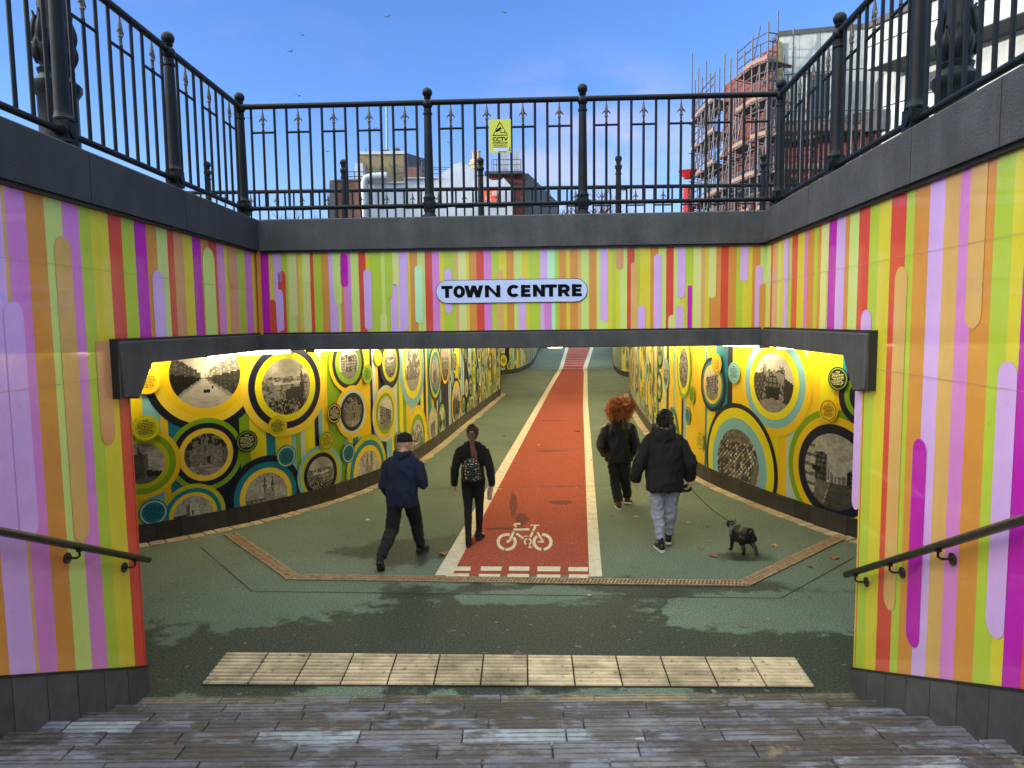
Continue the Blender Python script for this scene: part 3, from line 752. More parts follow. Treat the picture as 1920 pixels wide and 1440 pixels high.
        def f(u, v):
            c = .8-.1*fbm(u*2, v*2, sd)
            top = .38+(.08 if math.sin(u*26) > 0 else 0)+(.16 if abs(abs(u)-.42) < .1 else 0)
            if abs(u) < .62 and v < top:
                c = .6-.14*fbm(u*6, v*6, sd)
                if u*u/.13+(v+.25)**2/.28 < 1:
                    c = .42-.25*(abs((u*14)%1-.5) > .34 or abs((v*14)%1-.5) > .36)
                    if v < -.15: c = .12
                elif fbm(u*5, v*5, sd+9) > .58: c = .2
            if u < -.5 and v < .3: c = .22+.2*(math.sin(u*34)*math.sin(v*22) > .35)
            if u > .55 and v < .2-.4*(u-.55): c = .2
            if v < -.5-.25*abs(u): c = .62-.2*fbm(u*4, v*8, sd)
            return c
    elif kind == 'aerial':
        an = rnd.uniform(.4,.9); ca, sa = math.cos(an), math.sin(an); bx = rnd.uniform(.55,.75)
        def f(u, v):
            a, b = u*ca+v*sa, -u*sa+v*ca
            if -v*.3+u > bx+.25: return .72-.1*fbm(u*8, v*8, sd)
            if -v*.3+u > bx: return .42+.1*(abs((-v*.3+u-bx)*12-1.5) < .4)
            if v > .66: return .3+.25*fbm(u*5, v*9, sd)
            h = hashf(int(a*8+50), int(b*10+50), sd); st = (abs((a*8)%1) < .14 or abs((b*10)%1) < .16)
            c = .8 if h > .55 else (.58 if h > .25 else .34)
            if ((b*10)%1) < .5: c *= .5
            if ((a*32)%1) > .6 and ((b*10)%1) > .55: c *= .72
            if st: c = .22
            return c*(.75+.5*fbm(u*12, v*12, sd))
    elif kind == 'building':
        lean = rnd.uniform(-.3,.3); tp = rnd.uniform(.3,.6)
        def f(u, v):
            c = .82-.12*fbm(u*2, v*2, sd)
            if abs(u) < .78 and v < tp+lean*u:
                q, w = (u*7)%1, ((v-lean*u)*6)%1
                c = .58-.32*(q > .3 and w > .35)-.22*(w < .12)
            if v < -.55: c = .6-.2*fbm(u*5, v*9, sd)
            return c*(.85+.3*fbm(u*9, v*9, sd))
    elif kind == 'ruin':
        def f(u, v):
            c = .2+.3*fbm(u*5, v*5, sd)
            if abs(u) < .75 and v < .62-.55*abs(u+.1): c = .32+.3*fbm(u*12, v*12, sd)-.22*(abs(u-.1) < .1 and abs(v+.25) < .2)-.2*(abs(u+.02) < .06 and abs(v-.3) < .12)
            elif v > .3: c = .5-.3*(fbm(u*4, v*4, sd) > .5)
            if v < -.5: c = .38+.35*fbm(u*3, v*11, sd)
            return c
    elif kind == 'trees':
        def f(u, v):
            c = .8-.1*fbm(u*2, v*2, sd)
            if v < .75 and fbm(u*3.2+sd, v*3.2, sd)-.25*v-.35*abs(u) > .2: c = .25+.4*fbm(u*11, v*11, sd)
            if v < -.5: c = .5+.2*fbm(u*5, v*9, sd)
            return c
    else:   # crowd or valley of roofs
        def f(u, v):
            c = .78-.25*fbm(u*1.7, v*2.2, sd)
            if v < .3+.12*fbm(u*3, .3, sd): c = .38+.3*fbm(u*6, v*6, sd)-.2*(hashf(int(u*15), int(v*15), sd) > .72)
            if abs(v-.12) < .05 and abs(u) < .55: c = .75
            if v < -.45 and hashf(int(u*20), int(v*15), sd+2) > .6: c = .14
            if kind == 'valley' and abs(u-.62) < .07 and v < .15: c = .22
            if kind == 'valley' and .15 <= v < .85 and abs(u-.62) < (.85-v)*.07: c = .22
            if kind == 'valley' and -.1 < u < .6 and -.45 < v < -.05-.4*max(0, .15-u): c = .25
            return c
    return f
BG = ['go','ye','na','lb','pa','te','gr','na','ye','lb','na','wh','go']
class Mural:
    def __init__(s, path, label, seed, s0=0.0, s1=None, bg=None):
        s.path, s.rnd, s.k = path, random.Random(seed), 0
        s.s0, s.s1 = s0, s1 or path.len; s.boxes = []
        s.t = empty('mural_wall', path.at((s.s0+s.s1)/2), label, 'wall')
        mb = MB(); q = s.s0
        while q < s.s1:
            w = s.rnd.choice([.09,.13,.16,.2,.26]); c = P[s.rnd.choice(bg or BG)]
            e = min(s.s1, q+w); n = max(1, int((e-q)/.12)+1)
            for k in range(n):
                a, b = q+(e-q)*k/n, q+(e-q)*(k+1)/n
                for z0, z1 in ((ZM0, 1.1),(1.1, 1.9),(1.9, ZM1)):
                    mb.face([path.at(a,z0), path.at(b,z0), path.at(b,z1), path.at(a,z1)], c)
            q = e
        mb.build('mural_panel', m_mural, s.t, smooth=False, recalc=False)
        # skirting of dark tiles and the light setts along its foot
        mb = MB(); q = s.s0
        while q < s.s1-.01:
            e = min(s.s1, q+.33); g = s.rnd.uniform(.7, 1.2); c = tuple(x*g for x in lin(56,52,52))
            pts = [path.at(a, z, o) for a in (q+.003, e-.003) for o in (-.03, .028) for z in (-.01, ZM0-.004)]
            mb.mesh(pts, [(0,1,3,2),(4,6,7,5),(0,4,5,1),(2,3,7,6),(0,2,6,4),(1,5,7,3)], c); q = e
        mb.build('skirting', m_tile, s.t)
        mb = MB(); q = s.s0
        while q < s.s1-.02:
            e = min(s.s1, q+.4); pts = [path.at(a, z, o) for a in (q, e) for o in (-.3, -.012) for z in (0, ZM1)]
            mb.mesh(pts, [(0,1,3,2),(4,6,7,5),(0,2,6,4),(1,5,7,3)]); q = e
        mb.build('wall_core', m_conc, s.t)
    def px(s, x, y): h = s.path.hit(x, y); return h[1], h[2]
    def scale(s, x, y):
        h = s.path.hit(x, y); return h[0]*.997/FPX if h else None   # metres per photo pixel, vertical
    def ring(s, mb, sc, zc, r0, r1, col, off, na=56):
        nr = max(1, int((r1-r0)/.08))
        for j in range(nr):
            a, b = r0+(r1-r0)*j/nr, r0+(r1-r0)*(j+1)/nr
            for k in range(na):
                A, B = 2*math.pi*k/na, 2*math.pi*(k+1)/na
                q = [(sc+rr*math.cos(t), zc+rr*math.sin(t)) for rr, t in ((a,A),(b,A),(b,B),(a,B))]
                zs = [min(max(z, ZM0), ZM1) for _, z in q]
                if max(zs)-min(zs) < 1e-5: continue
                if not (s.s0 < min(x for x, _ in q) and max(x for x, _ in q) < s.s1): continue
                mb.face([s.path.at(x, z, off) for (x, _), z in zip(q, zs)], col)
    def picture(s, mb, sc, zc, r, fn, off, n):
        def disc(a, b):
            return (a*math.sqrt(1-b*b/2), b*math.sqrt(1-a*a/2))
        g = [[disc(2*i/n-1, 2*j/n-1) for i in range(n+1)] for j in range(n+1)]
        for j in range(n):
            for i in range(n):
                q = [g[j][i], g[j][i+1], g[j+1][i+1], g[j+1][i]]
                u = sum(a for a, _ in q)/4; v = sum(b for _, b in q)/4
                zs = [min(max(zc+b*r, ZM0), ZM1) for _, b in q]
                if max(zs)-min(zs) < 1e-5: continue
                if not (s.s0 < sc+min(a for a, _ in q)*r and sc+max(a for a, _ in q)*r < s.s1): continue
                c = min(.86, max(.02, fn(u*s.flip, v)))**2.3*.9
                mb.face([s.path.at(sc+a*r, z, off) for (a, _), z in zip(q, zs)], (c, c*.93, c*.82))
    def nextoff(s, lo=.003):
        s.k += 1; return lo+(s.k % 13)*.0022
    flip = 1
    def medallion(s, sc, zc, r, rings, kind, seed, n=None, label=None):
        mb = MB(); off = s.nextoff()
        rr = r
        for c, ro in rings: s.ring(mb, sc, zc, rr, ro, P[c], off, 56 if ro > .3 else 36); rr = ro
        s.picture(mb, sc, zc, r, make_picture(kind, seed), off, n or max(12, min(46, int(r*80))))
        s.boxes.append((sc, zc, rr))
        o = mb.build('photo_medallion', m_mural, s.t, recalc=False)
        return o
    def caption(s, sc, zc, r, fill, edge, ink, year=None):
        mb = MB(); off = .033+s.nextoff(0)*.3; rnd = s.rnd
        s.ring(mb, sc, zc, 0.001, r*.8, P[fill], off, 30); s.ring(mb, sc, zc, r*.8, r*.88, P[edge], off, 30); s.ring(mb, sc, zc, r*.88, r, P[fill if ink == 'na' and edge != 'na' else ('na' if ink != 'na' else fill)], off, 30)
        rows = 8
        for k in range(rows):
            z = zc+r*(.38-k*.12); half = math.sqrt(max(0, (r*.7)**2-(z-zc)**2))*rnd.uniform(.8, 1)
            if k == 4: half *= .6
            x = -half
            while x < half-.02*r:
                w = min(half-x, rnd.uniform(.08, .3)*r); h = r*.026
                mb.face([s.path.at(sc+a*s.flip, z+b, off+.0015) for a, b in ((x,-h),(x+w,-h),(x+w,h),(x,h))], P[ink]); x += w+r*.05
        z = zc+r*.56
        for k in range(4):
            x0 = (-.2+k*.105)*r
            mb.face([s.path.at(sc+a*s.flip, z+b, off+.0015) for a, b in ((x0,-.05*r),(x0+.07*r,-.05*r),(x0+.07*r,.05*r),(x0,.05*r))], P[ink])
        s.boxes.append((sc, zc, r))
        return mb.build('caption_roundel', m_mural, s.t, recalc=False)
    def pmed(s, x, y, ry, rings, kind, seed):
        sc, zc = s.px(x, y); k = s.scale(x, y)
        return s.medallion(sc, zc, ry*k, [(c, q*k) for c, q in rings], kind, seed)
    def pcap(s, x, y, ry, fill, edge, ink):
        sc, zc = s.px(x, y); return s.caption(sc, zc, ry*s.scale(x, y), fill, edge, ink)
    def fill(s, s0, s1, tries=900, rmin=.16, rmax=.42, cap=80):
        rnd = s.rnd; cnt = 0
        kinds = ['street','church','aerial','building','trees','crowd','castle','valley','twin']
        combos = [['go','na'],['yg','lb'],['na','yg','go'],['lb','te'],['ye','gr'],['na','ye'],['gr','na'],['pa','go'],['te','ye'],['go','lb','pa'],['ye','na','te']]
        for _ in range(tries):
            if cnt >= cap: break
            r = rnd.uniform(rmin, rmax); sc = rnd.uniform(s0, s1); zc = rnd.uniform(ZM0+.05, ZM1-.05)
            if any((sc-a)**2+(zc-b)**2 < (r+c)**2*.9 for a, b, c in s.boxes): continue
            cb = rnd.choice(combos); m = r*.58; rings = []
            for i, c in enumerate(cb): rings.append((c, m+(r-m)*(i+1)/len(cb)))
            if r < rmin*1.35 and rnd.random() < .5: s.caption(sc, zc, r*.8, *rnd.choice([('ye','na','na'),('na','yg','cr'),('te','cr','na'),('lb','gr','na'),('yg','gr','na')]))
            else: s.medallion(sc, zc, m, rings, rnd.choice(kinds), rnd.randint(1, 999), n=max(10, int(m*46)))
            cnt += 1
ml = Mural(ML, 'left mural wall of ringed old photographs on yellow and teal, curving into the underpass', 11, .6, ML.len)
ml.flip = 1
for a in [(386,701,65,[('go',81),('lgo',95),('na',108)],'street',3),(538,725,53,[('ye',66),('na',79),('lgo',93)],'valley',5),(387,852,40,[('lgo',50),('na',60),('gr',69)],'ruin',8),
          (266,869,39,[('yg',48),('gr',59),('go',68)],'tower_left',4),(363,965,36,[('go',43),('te',51),('yg',59)],'tower',6),(500,929,43,[('lgo',53),('te',64),('na',76)],'twin',2),
          (601,889,33,[('na',41),('yg',48),('lb',55)],'crowd',21),(653,681,30,[('gr',40),('na',48),('go',56)],'building',12),(659.6,772,28.6,[('na',36),('pa',42),('go',50)],'ruin',17),
          (730,680,28,[('yg',36),('na',48)],'crowd',14),(721,775,32,[('gr',39),('go',47),('pa',53)],'building',31),(689,883,39,[('go',49),('te',59),('yg',69)],'twin',9),
          (774,688,46,[('ye',60),('lb',77)],'trees',23),(783,826,39,[('gr',50),('ye',58),('go',67)],'trees',27),(816,699,32,[('te',40),('yg',47),('vi',54)],'church',33),
          (834,680,30,[('na',34),('go',40)],'crowd',35),(855,758,36,[('go',44),('na',50)],'castle',36),(811,799,24,[('go',30),('lb',37)],'building',37),(828,789,26,[('gr',32),('na',38)],'street',38)]: ml.pmed(*a)
for a in [(274,715,24,'go','lgo','na'),(273,802,24,'yg','ye','na'),(461,827,21,'na','gr','cr'),(518,799,20,'yg','go','na'),(624,775,19,'na','go','cr'),(610,826,19,'yg','na','na'),
          (535,855,21,'te','cr','na'),(287,960,25,'te','cr','na'),(651,849,19,'te','cr','na'),(686,701,18,'gr','yg','na'),(706,671,15,'ye','na','na'),(745,826,17,'na','wh','wh')]: ml.pcap(*a)
sE = ml.px(838, 720)[0]
ml.fill(sE, ML.len-.6, 1500, .2, .5, 58)
mr = Mural(MR, 'right mural wall of ringed old photographs on yellow and light blue beside the dog', 12, 1.2, MR.len, ['go','go','ye','go','lb','na','ye','go','te','pa'])
mr.flip = -1
for a in [(1449,718,56,[('ye',70),('lb',86),('go',102)],'castle',3),(1382,874,70,[('lb',91),('ye',110),('na',119)],'aerial',5),(1562.5,884.6,72,[('na',90),('go',105),('gr',118)],'high_street',8),
          (1282.7,689.6,38,[('ye',50),('gr',59)],'aerial',14),(1336,720.7,30.5,[('go',37),('te',43),('na',51)],'building',6),(1625,744,20,[('na',34),('gr',45),('na',58)],'ruin',2),
          (1262,815,30,[('yg',42),('te',52)],'aerial',21),(1250,700,22,[('lb',30)],'crowd',25)]: mr.pmed(*a)
for a in [(1347,682,19,'go','na','na'),(1379.7,698.5,20,'lb','gr','na'),(1574.7,710,23,'na','gr','cr'),(1557,769.5,21.7,'go','na','na'),(1315.5,827,17.6,'ye','na','na'),(1300,740.5,17,'gr','yg','na'),(1292,779,17,'te','cr','na')]: mr.pcap(*a)
sE = mr.px(1243, 720)[0]
mr.fill(sE, MR.len-.6, 1500, .2, .5, 60)
mfl = Mural(FL, 'far left mural wall beyond the side passage with yellow arrow sign roundel', 13, .4, 50)
mfl.fill(3.0, 14, 300, .25, .5, 16)
# the black and yellow direction arrow on it
mb = MB(); sc, zc = mfl.px(943, 676); q = .42
mfl.ring(mb, sc, zc, .001, q, P['na'], .036, 30)
mb.face([FL.at(sc+a, zc+b, .036) for a, b in ((q*.6,-q*.75),(q*1.55,0),(q*.6,q*.75))], P['na'])
mfl.ring(mb, sc, zc, .001, q*.84, P['ye'], .038, 30)
for k, w in ((.2,.45),(0,.5),(-.2,.4)): mb.face([FL.at(sc+a*q, zc+b*q, .040) for a, b in ((-w,k-.05),(w,k-.05),(w,k+.05),(-w,k+.05))], P['na'])
mb.build('direction_roundel', m_mural, mfl.t, recalc=False)
mfr = Mural(FR, 'far right mural wall beyond the side passage with yellow rings', 14, .4, 45)
mfr.fill(2.0, 14, 300, .25, .5, 14)
# light setts along the foot of the walls
m_sett = mat('pale_sett', attr=True, rough=.85, var=.25, vscale=9, bump=.4, bscale=70, speck=.3, sscale=25)
for path, s0, s1 in ((ML,1.5,ML.len-.5),(MR,2.0,MR.len-.5)):
    mb = MB(); q = s0; random.seed(5)
    while q < s1:
        w = random.choice([.16,.2,.24,.3]); g = random.uniform(.75, 1.1); c = tuple(x*g for x in lin(176,158,128)); jz = random.uniform(.008,.016)
        a, b = q+.012, q+w-.012; o0, o1 = .04, random.uniform(.21,.25)
        pts = [path.at(t, z, o) for t in (a, b) for o in (o0, o1) for z in (-.02, jz)]
        mb.mesh(pts, [(0,1,3,2),(4,6,7,5),(0,4,5,1),(2,3,7,6),(0,2,6,4),(1,5,7,3)], c); q += w
    o = mb.build('sett_edging', m_sett, bevel=.006); tag(o, kind='structure', label='row of pale stone setts edging the walkway at the '+('left' if path is ML else 'right')+' mural wall')
# ================================================================ ceiling lights along the mural walls
m_tube = mat('lit_diffuser', col=(.9,.85,.7), rough=.4, var=0, emit=(1.0,.85,.52), estr=LIGHT_E)
m_fit = mat('light_fitting', col=lin(120,112,96), rough=.5, var=.1)
proto = None; nl = 0
def light_at(path, q, label, ln=1.25):
    global proto, nl
    p = path.at(q, 0, .26); d = path.at(q+.3, 0, .26)-path.at(q-.3, 0, .26); rz = math.atan2(d.y, d.x)
    if proto is None:
        t = empty('ceiling_light', (0,0,0))
        mb = MB(); mb.bbox((-.66,-.09,-.055),(.66,.09,-.001)); mb.bbox((-.66,-.09,-.135),(-.635,.09,-.055)); mb.bbox((.635,-.09,-.135),(.66,.09,-.055)); mb.build('housing', m_fit, t)
        mb = MB(); mb.bbox((-.634,-.082,-.13),(.634,.082,-.056)); mb.build('diffuser', m_tube, t, bevel=.01)
        proto = t; o = t
    else: o = copy_tree(proto)
    o.location = (p.x, p.y, Z_LIN0); o.rotation_euler = (0,0,rz)
    tag(o, label, 'ceiling light', 'strip lights along the underpass ceiling'); nl += 1
qa = ML.hit(452, 690)[1]
names = ['first','second','third','fourth','fifth','sixth']
for k in range(12):
    light_at(ML, qa-1.62+k*1.62, ('lit strip light over the left mural wall, %s from the beam' % names[k-1]) if 1 <= k <= 5 else 'lit strip light on the ceiling deeper along the left mural wall')
qb = MR.hit(1412, 690)[1]
for k in range(12):
    light_at(MR, qb-1.62+k*1.62, ('lit strip light over the right mural wall, %s from the beam' % names[k-1]) if 1 <= k <= 4 else 'lit strip light on the ceiling deeper along the right mural wall')
# unseen fill lamps added along the middle of the ceiling to brighten the floor
m_fill_tube = mat('added_fill_diffuser', col=(.9,.85,.7), rough=.4, var=0, emit=(1.0,.84,.5), estr=LIGHT_E*1.7)
mid = empty('ceiling_light', (0,0,0))
mb = MB(); mb.bbox((-.66,-.09,-.055),(.66,.09,-.001)); mb.build('housing', m_fit, mid)
mb = MB(); mb.bbox((-.634,-.12,-.10),(.634,.12,-.056)); mb.build('diffuser', m_fill_tube, mid, bevel=.01)
fill_spots = [(.75+(y-11.5)*.105, y) for y in (11.5, 14, 16.5, 19, 21.5)]+[(2.0+(y-22)*.09+dx, y) for y in (24, 27.5, 31, 34, 37, 40, 43) for dx in ((0,) if y < 30 else (-1.8, 1.8))]
for k, (x, y) in enumerate(fill_spots):
    o = mid if k == 0 else copy_tree(mid); o.location = (x, y, Z_LIN0); o.rotation_euler = (0,0,R(84))
    tag(o, 'unseen fill light added in the middle of the ceiling behind the beam' if y < 23 else 'unseen fill light added in the middle of the ceiling far down the underpass', 'ceiling light', 'strip lights along the underpass ceiling')
# ================================================================ railings on the copings
Z0 = Z_COP1
def post_mesh(mb, p, zb=Z0, h=1.0):
    x, y = p
    prof = [(.115,0),(.115,.018),(.085,.03),(.075,.05),(.062,.07),(.062,.085)]
    mb.lathe([(r, zb+z-0) for r, z in prof], (x,y,0), 18)
    mb.box((x,y,zb+.165), (.125,.125,.155))
    mb.lathe([(.075, zb+.243),(.075,zb+.258),(.06,zb+.275),(.056,zb+.31),(.052,zb+.7),(.045,zb+1.20),(.044,zb+1.215),(.055,zb+1.225),(.055,zb+1.245),(.044,zb+1.255),(.046,zb+1.29)], (x,y,0), 18)
    mb.ball((x,y,zb+1.345), .062, 16); mb.lathe([(.03,zb+1.39),(.045,zb+1.42),(.03,zb+1.44)], (x,y,0), 14)
    mb.ball((x,y,zb+1.478), .060, 18)
    for a in (0, math.pi/2, math.pi, -math.pi/2):
        d = Vector((math.cos(a), math.sin(a), 0)); c = Vector((x,y,zb+.165)); mb.tube([c+d*.06, c+d*.075, c+d*.078], [.045,.045,.03], 14)
    for a in (R(45), R(135), R(225), R(315)):
        mb.tube([(x+.1*math.cos(a), y+.1*math.sin(a), zb), (x+.1*math.cos(a), y+.1*math.sin(a), zb+.04)], .012, 6)
def spear_mesh(mb, p, z, s=1.0):
    x, y = p[0], p[1]
    mb.lathe([(.013*s,z),(.013*s,z+.07*s),(.02*s,z+.078*s),(.02*s,z+.086*s),(.013*s,z+.094*s),(.017*s,z+.12*s),(.021*s,z+.145*s),(.012*s,z+.2*s),(.002*s,z+.265*s)], (x,y,0), 10)
def railing(label, posts, groups, own, loc):
    """posts: plan points; groups: how many bar groups in each bay; own: which posts belong to this run"""
    t = empty('iron_railing', loc, label, 'railing')
    for i, p in enumerate(posts):
        if i in own: mb = MB(); post_mesh(mb, p); mb.build('post', m_iron, t, smooth=True)
    for i, g in enumerate(groups):
        a, b = Vector((*posts[i], 0)), Vector((*posts[i+1], 0)); d = (b-a).normalized(); L = (b-a).length
        mb = MB()
        mb.tube([a+d*.05+Vector((0,0,Z0+1.365)), b-d*.05+Vector((0,0,Z0+1.365))], .033, 12); mb.build('top_rail', m_iron, t, smooth=True)
        mb = MB()
        mb.tube([a+d*.06+Vector((0,0,Z0+.165)), b-d*.06+Vector((0,0,Z0+.165))], .026, 12)
        mb.tube([a+d*.05+Vector((0,0,Z0+.165)), a+d*.10+Vector((0,0,Z0+.165))], .036, 12); mb.tube([b-d*.10+Vector((0,0,Z0+.165)), b-d*.05+Vector((0,0,Z0+.165))], .036, 12)
        mb.build('bottom_rail', m_iron, t, smooth=True)
        mb = MB(); sp = []
        pitch = (L-.12)/g; hw = pitch*.33
        for k in range(g):
            c = a+d*(.06+pitch*(k+.5))
            for s_ in (-1, 1):
                q = c+d*hw*s_; mb.tube([q+Vector((0,0,Z0+.17)), q+Vector((0,0,Z0+1.36))], .0158, 8)
            mb.tube([c+Vector((0,0,Z0+.17)), c+Vector((0,0,Z0+1.09))], .0158, 8)
            mb.tube([c-d*hw+Vector((0,0,Z0+1.06)), c+d*hw+Vector((0,0,Z0+1.06))], .0135, 8)
            mb.ball(c+Vector((0,0,Z0+1.06)), .02, 8); sp.append(c)
        pn = mb.build('baluster_panel', m_iron, t, smooth=True)
        for c in sp:
            mb = MB(); spear_mesh(mb, c, Z0+1.08)
            for s_ in (-1, 1):
                q = c+Vector((0,0,Z0+1.215)); mb.tube([q, q+d*.022*s_+Vector((0,0,.004)), q+d*.042*s_-Vector((0,0,.016)), q+d*.047*s_-Vector((0,0,.034))], [.011,.011,.008,.002], 6)
            mb.build('spear_finial', m_spear, pn, smooth=True)
    return t
CLp, CRp = (-3.23, 8.59), (3.175, 8.34)
railing('black iron railing with spear finials along the front parapet above the name sign', [CLp, (-.965, 8.5), (.87, 8.425), CRp], [5,4,5], [0,1,2,3], (0,8.46,Z0))
railing('black iron railing with spear finials along the left parapet', [CLp, (-3.23,6.85), (-3.23,5.18), (-3.23,3.5), (-3.23,1.8), (-3.23,.1)], [3,3,3,3,3], [1,2,3,4,5], (-3.23,4.5,Z0))
railing('black iron railing with spear finials along the right parapet below the white building', [CRp, (3.035,6.6), (2.92,5.13), (2.8,3.6), (2.68,2.0), (2.55,.4)], [4,3,3,3,3], [1,2,3,4,5], (2.9,4.5,Z0))
Z0s = Z0; Z0 = 3.9
railing('farther iron railing beyond the front parapet, partly hidden by it', [(-7.45,12.08),(-5.13,12.05),(-2.81,12.02),(-.49,12),(1.84,11.98),(4.28,11.96),(6.6,11.94)], [5,5,5,5,5,5], [0,1,2,3,4,5,6], (0,12,3.9))
Z0 = Z0s
# ornate cast lamp columns
def lamp_column(x, y, label):
    t = empty('lamp_column', (x,y,4.1), label, 'lamp post', 'ornate lamp columns behind the side railings')
    mb = MB(); mb.lathe([(0.228,4.1),(0.228,4.22),(0.19,4.26),(0.1786,4.3),(0.1786,4.7),(0.1862,4.72),(0.1862,4.76),(0.1786,4.78),(0.1786,5.28),(0.19,5.3),(0.2204,5.35),(0.2204,5.41),(0.1672,5.46),(0.152,5.49)], (x,y,0), 12); mb.build('pedestal', m_iron, t, smooth=True)
    mb = MB(); mb.lathe([(0.152,5.49),(0.1672,5.54),(0.1292,5.57),(0.1444,5.6),(0.1786,5.72),(0.1748,5.8),(0.152,5.92),(0.1292,6.1),(0.1292,6.4),(0.114,6.44)], (x,y,0), 16)
    for k in range(9):
        a = 2*math.pi*k/9
        for tw, z0, ln in ((0, 5.6, .3), (.35, 5.74, .34)):
            pts = []
            for i in range(7):
                f = i/6; z = z0+ln*f; r = .76*(.205+.035*math.sin(math.pi*min(1, f*1.1)))*(1-.12*f)+(.03*max(0, f-.8)/.2); pts.append((x+r*math.cos(a+tw), y+r*math.sin(a+tw), z))
            mb.tube(pts, [.009,.023,.032,.032,.026,.017,.009], 7)
    mb.build('ornament', m_iron, t, smooth=True)
    mb = MB(); mb.lathe([(0.0988,6.44),(0.0912,6.6),(0.076,8.5),(0.0912,8.55),(0.0608,8.6),(0.0532,9.6)], (x,y,0), 14); mb.build('shaft', m_iron, t, smooth=True)
    mb = MB(); mb.tube([(x,y,9.55),(x+.3,y,9.9),(x+.7,y,9.9),(x+.8,y,9.75)], .03, 8); mb.build('bracket_arm', m_iron, t, smooth=True)
    mb = MB(); mb.lathe([(0.038,9.75),(0.1368,9.7),(0.152,9.6),(0.076,9.4),(0.0152,9.36)], (x+.8,y,0), 14); mb.build('lantern', m_iron, t, smooth=True)
lamp_column(-4.50, 7.15, 'ornate black cast lamp column behind the left railing')
lamp_column(4.52, 7.25, 'ornate black cast lamp column behind the right railing')
# ================================================================ signs
def text_obj(body, size, mt, parent, name, M, bold=0.0, xscale=1.0, align='CENTER'):
    cu = bpy.data.curves.new('lettering', 'FONT'); cu.body = body; cu.size = size; cu.offset = bold; cu.align_x = align; cu.extrude = .0006; cu.resolution_u = 6
    o = bpy.data.objects.new('lettering_source', cu); COL.objects.link(o)
    me = bpy.data.meshes.new_from_object(o.evaluated_get(bpy.context.evaluated_depsgraph_get()))
    bpy.data.objects.remove(o); bpy.data.curves.remove(cu)
    me.transform(M @ Matrix.Diagonal((xscale,1,1,1))); me.materials.clear()
    return link_mesh(me, name, parent, [mt])
m_ink = mat('black_lettering', col=(.003,.003,.004), rough=.8, var=0, spec=.1)
def sign_frame(pl, t, z, off):
    """matrix: x along the wall, y up, z out of the wall, at wall coordinate t, height z"""
    o = pl.pos(t, z, off); X = pl.d; Zv = pl.n; Yv = Vector((0,0,1))
    if X.cross(Yv).dot(Zv) < 0: X = -X
    return Matrix.Translation(o) @ Matrix((X, Yv, Zv)).transposed().to_4x4()
ts = empty('name_sign', PF.pos(3.05, 3.375, 0), 'pale pill-shaped TOWN CENTRE sign on the striped front wall', 'sign')
M = sign_frame(PF, (PF.t(818,547)[0]+PF.t(1101,544)[0])/2, 3.372, .0)
Wd = PF.t(1101,544)[0]-PF.t(818,547)[0]
def pillpoly(w, h, n=16):
    r = h/2; return [(-w/2+r-r*math.sin(math.pi*k/n), r*math.cos(math.pi*k/n)) for k in range(n+1)]+[(w/2-r+r*math.sin(math.pi*k/n), -r*math.cos(math.pi*k/n)) for k in range(n+1)]
def plate(name, poly, z0, z1, mt, parent, M, col=None):
    mb = MB(); mb.prism(poly, M @ Vector((0,0,z0)), M.to_3x3() @ Vector((1,0,0)), M.to_3x3() @ Vector((0,1,0)), M.to_3x3() @ Vector((0,0,z1-z0)), col); return mb.build(name, mt, parent)
m_signp = mat('sign_panel', col=lin(186,198,238), rough=.35, var=.03)
plate('border', pillpoly(Wd+.006, .276), .004, .012, m_ink, ts, M)
plate('panel', pillpoly(Wd-.006, .264), .0125, .0155, m_signp, ts, M)
mb = MB(); zt = [.0165]
U3, V3, N3 = M.to_3x3() @ Vector((1,0,0)), M.to_3x3() @ Vector((0,1,0)), M.to_3x3() @ Vector((0,0,1)); O3 = M.translation
def gq(pts):
    zt[0] += .00004; mb.face([O3+U3*u+V3*v+N3*zt[0] for u, v in pts])
def arc_g(cx, cy, rx, ry, a0, a1, w, h, n=18):
    for k in range(n):
        A, B = R(a0+(a1-a0)*k/n), R(a0+(a1-a0)*(k+1)/n)
        gq([(cx+rx*math.cos(A), cy+ry*math.sin(A)), (cx+rx*math.cos(B), cy+ry*math.sin(B)), (cx+(rx-w)*math.cos(B), cy+(ry-h)*math.sin(B)), (cx+(rx-w)*math.cos(A), cy+(ry-h)*math.sin(A))])
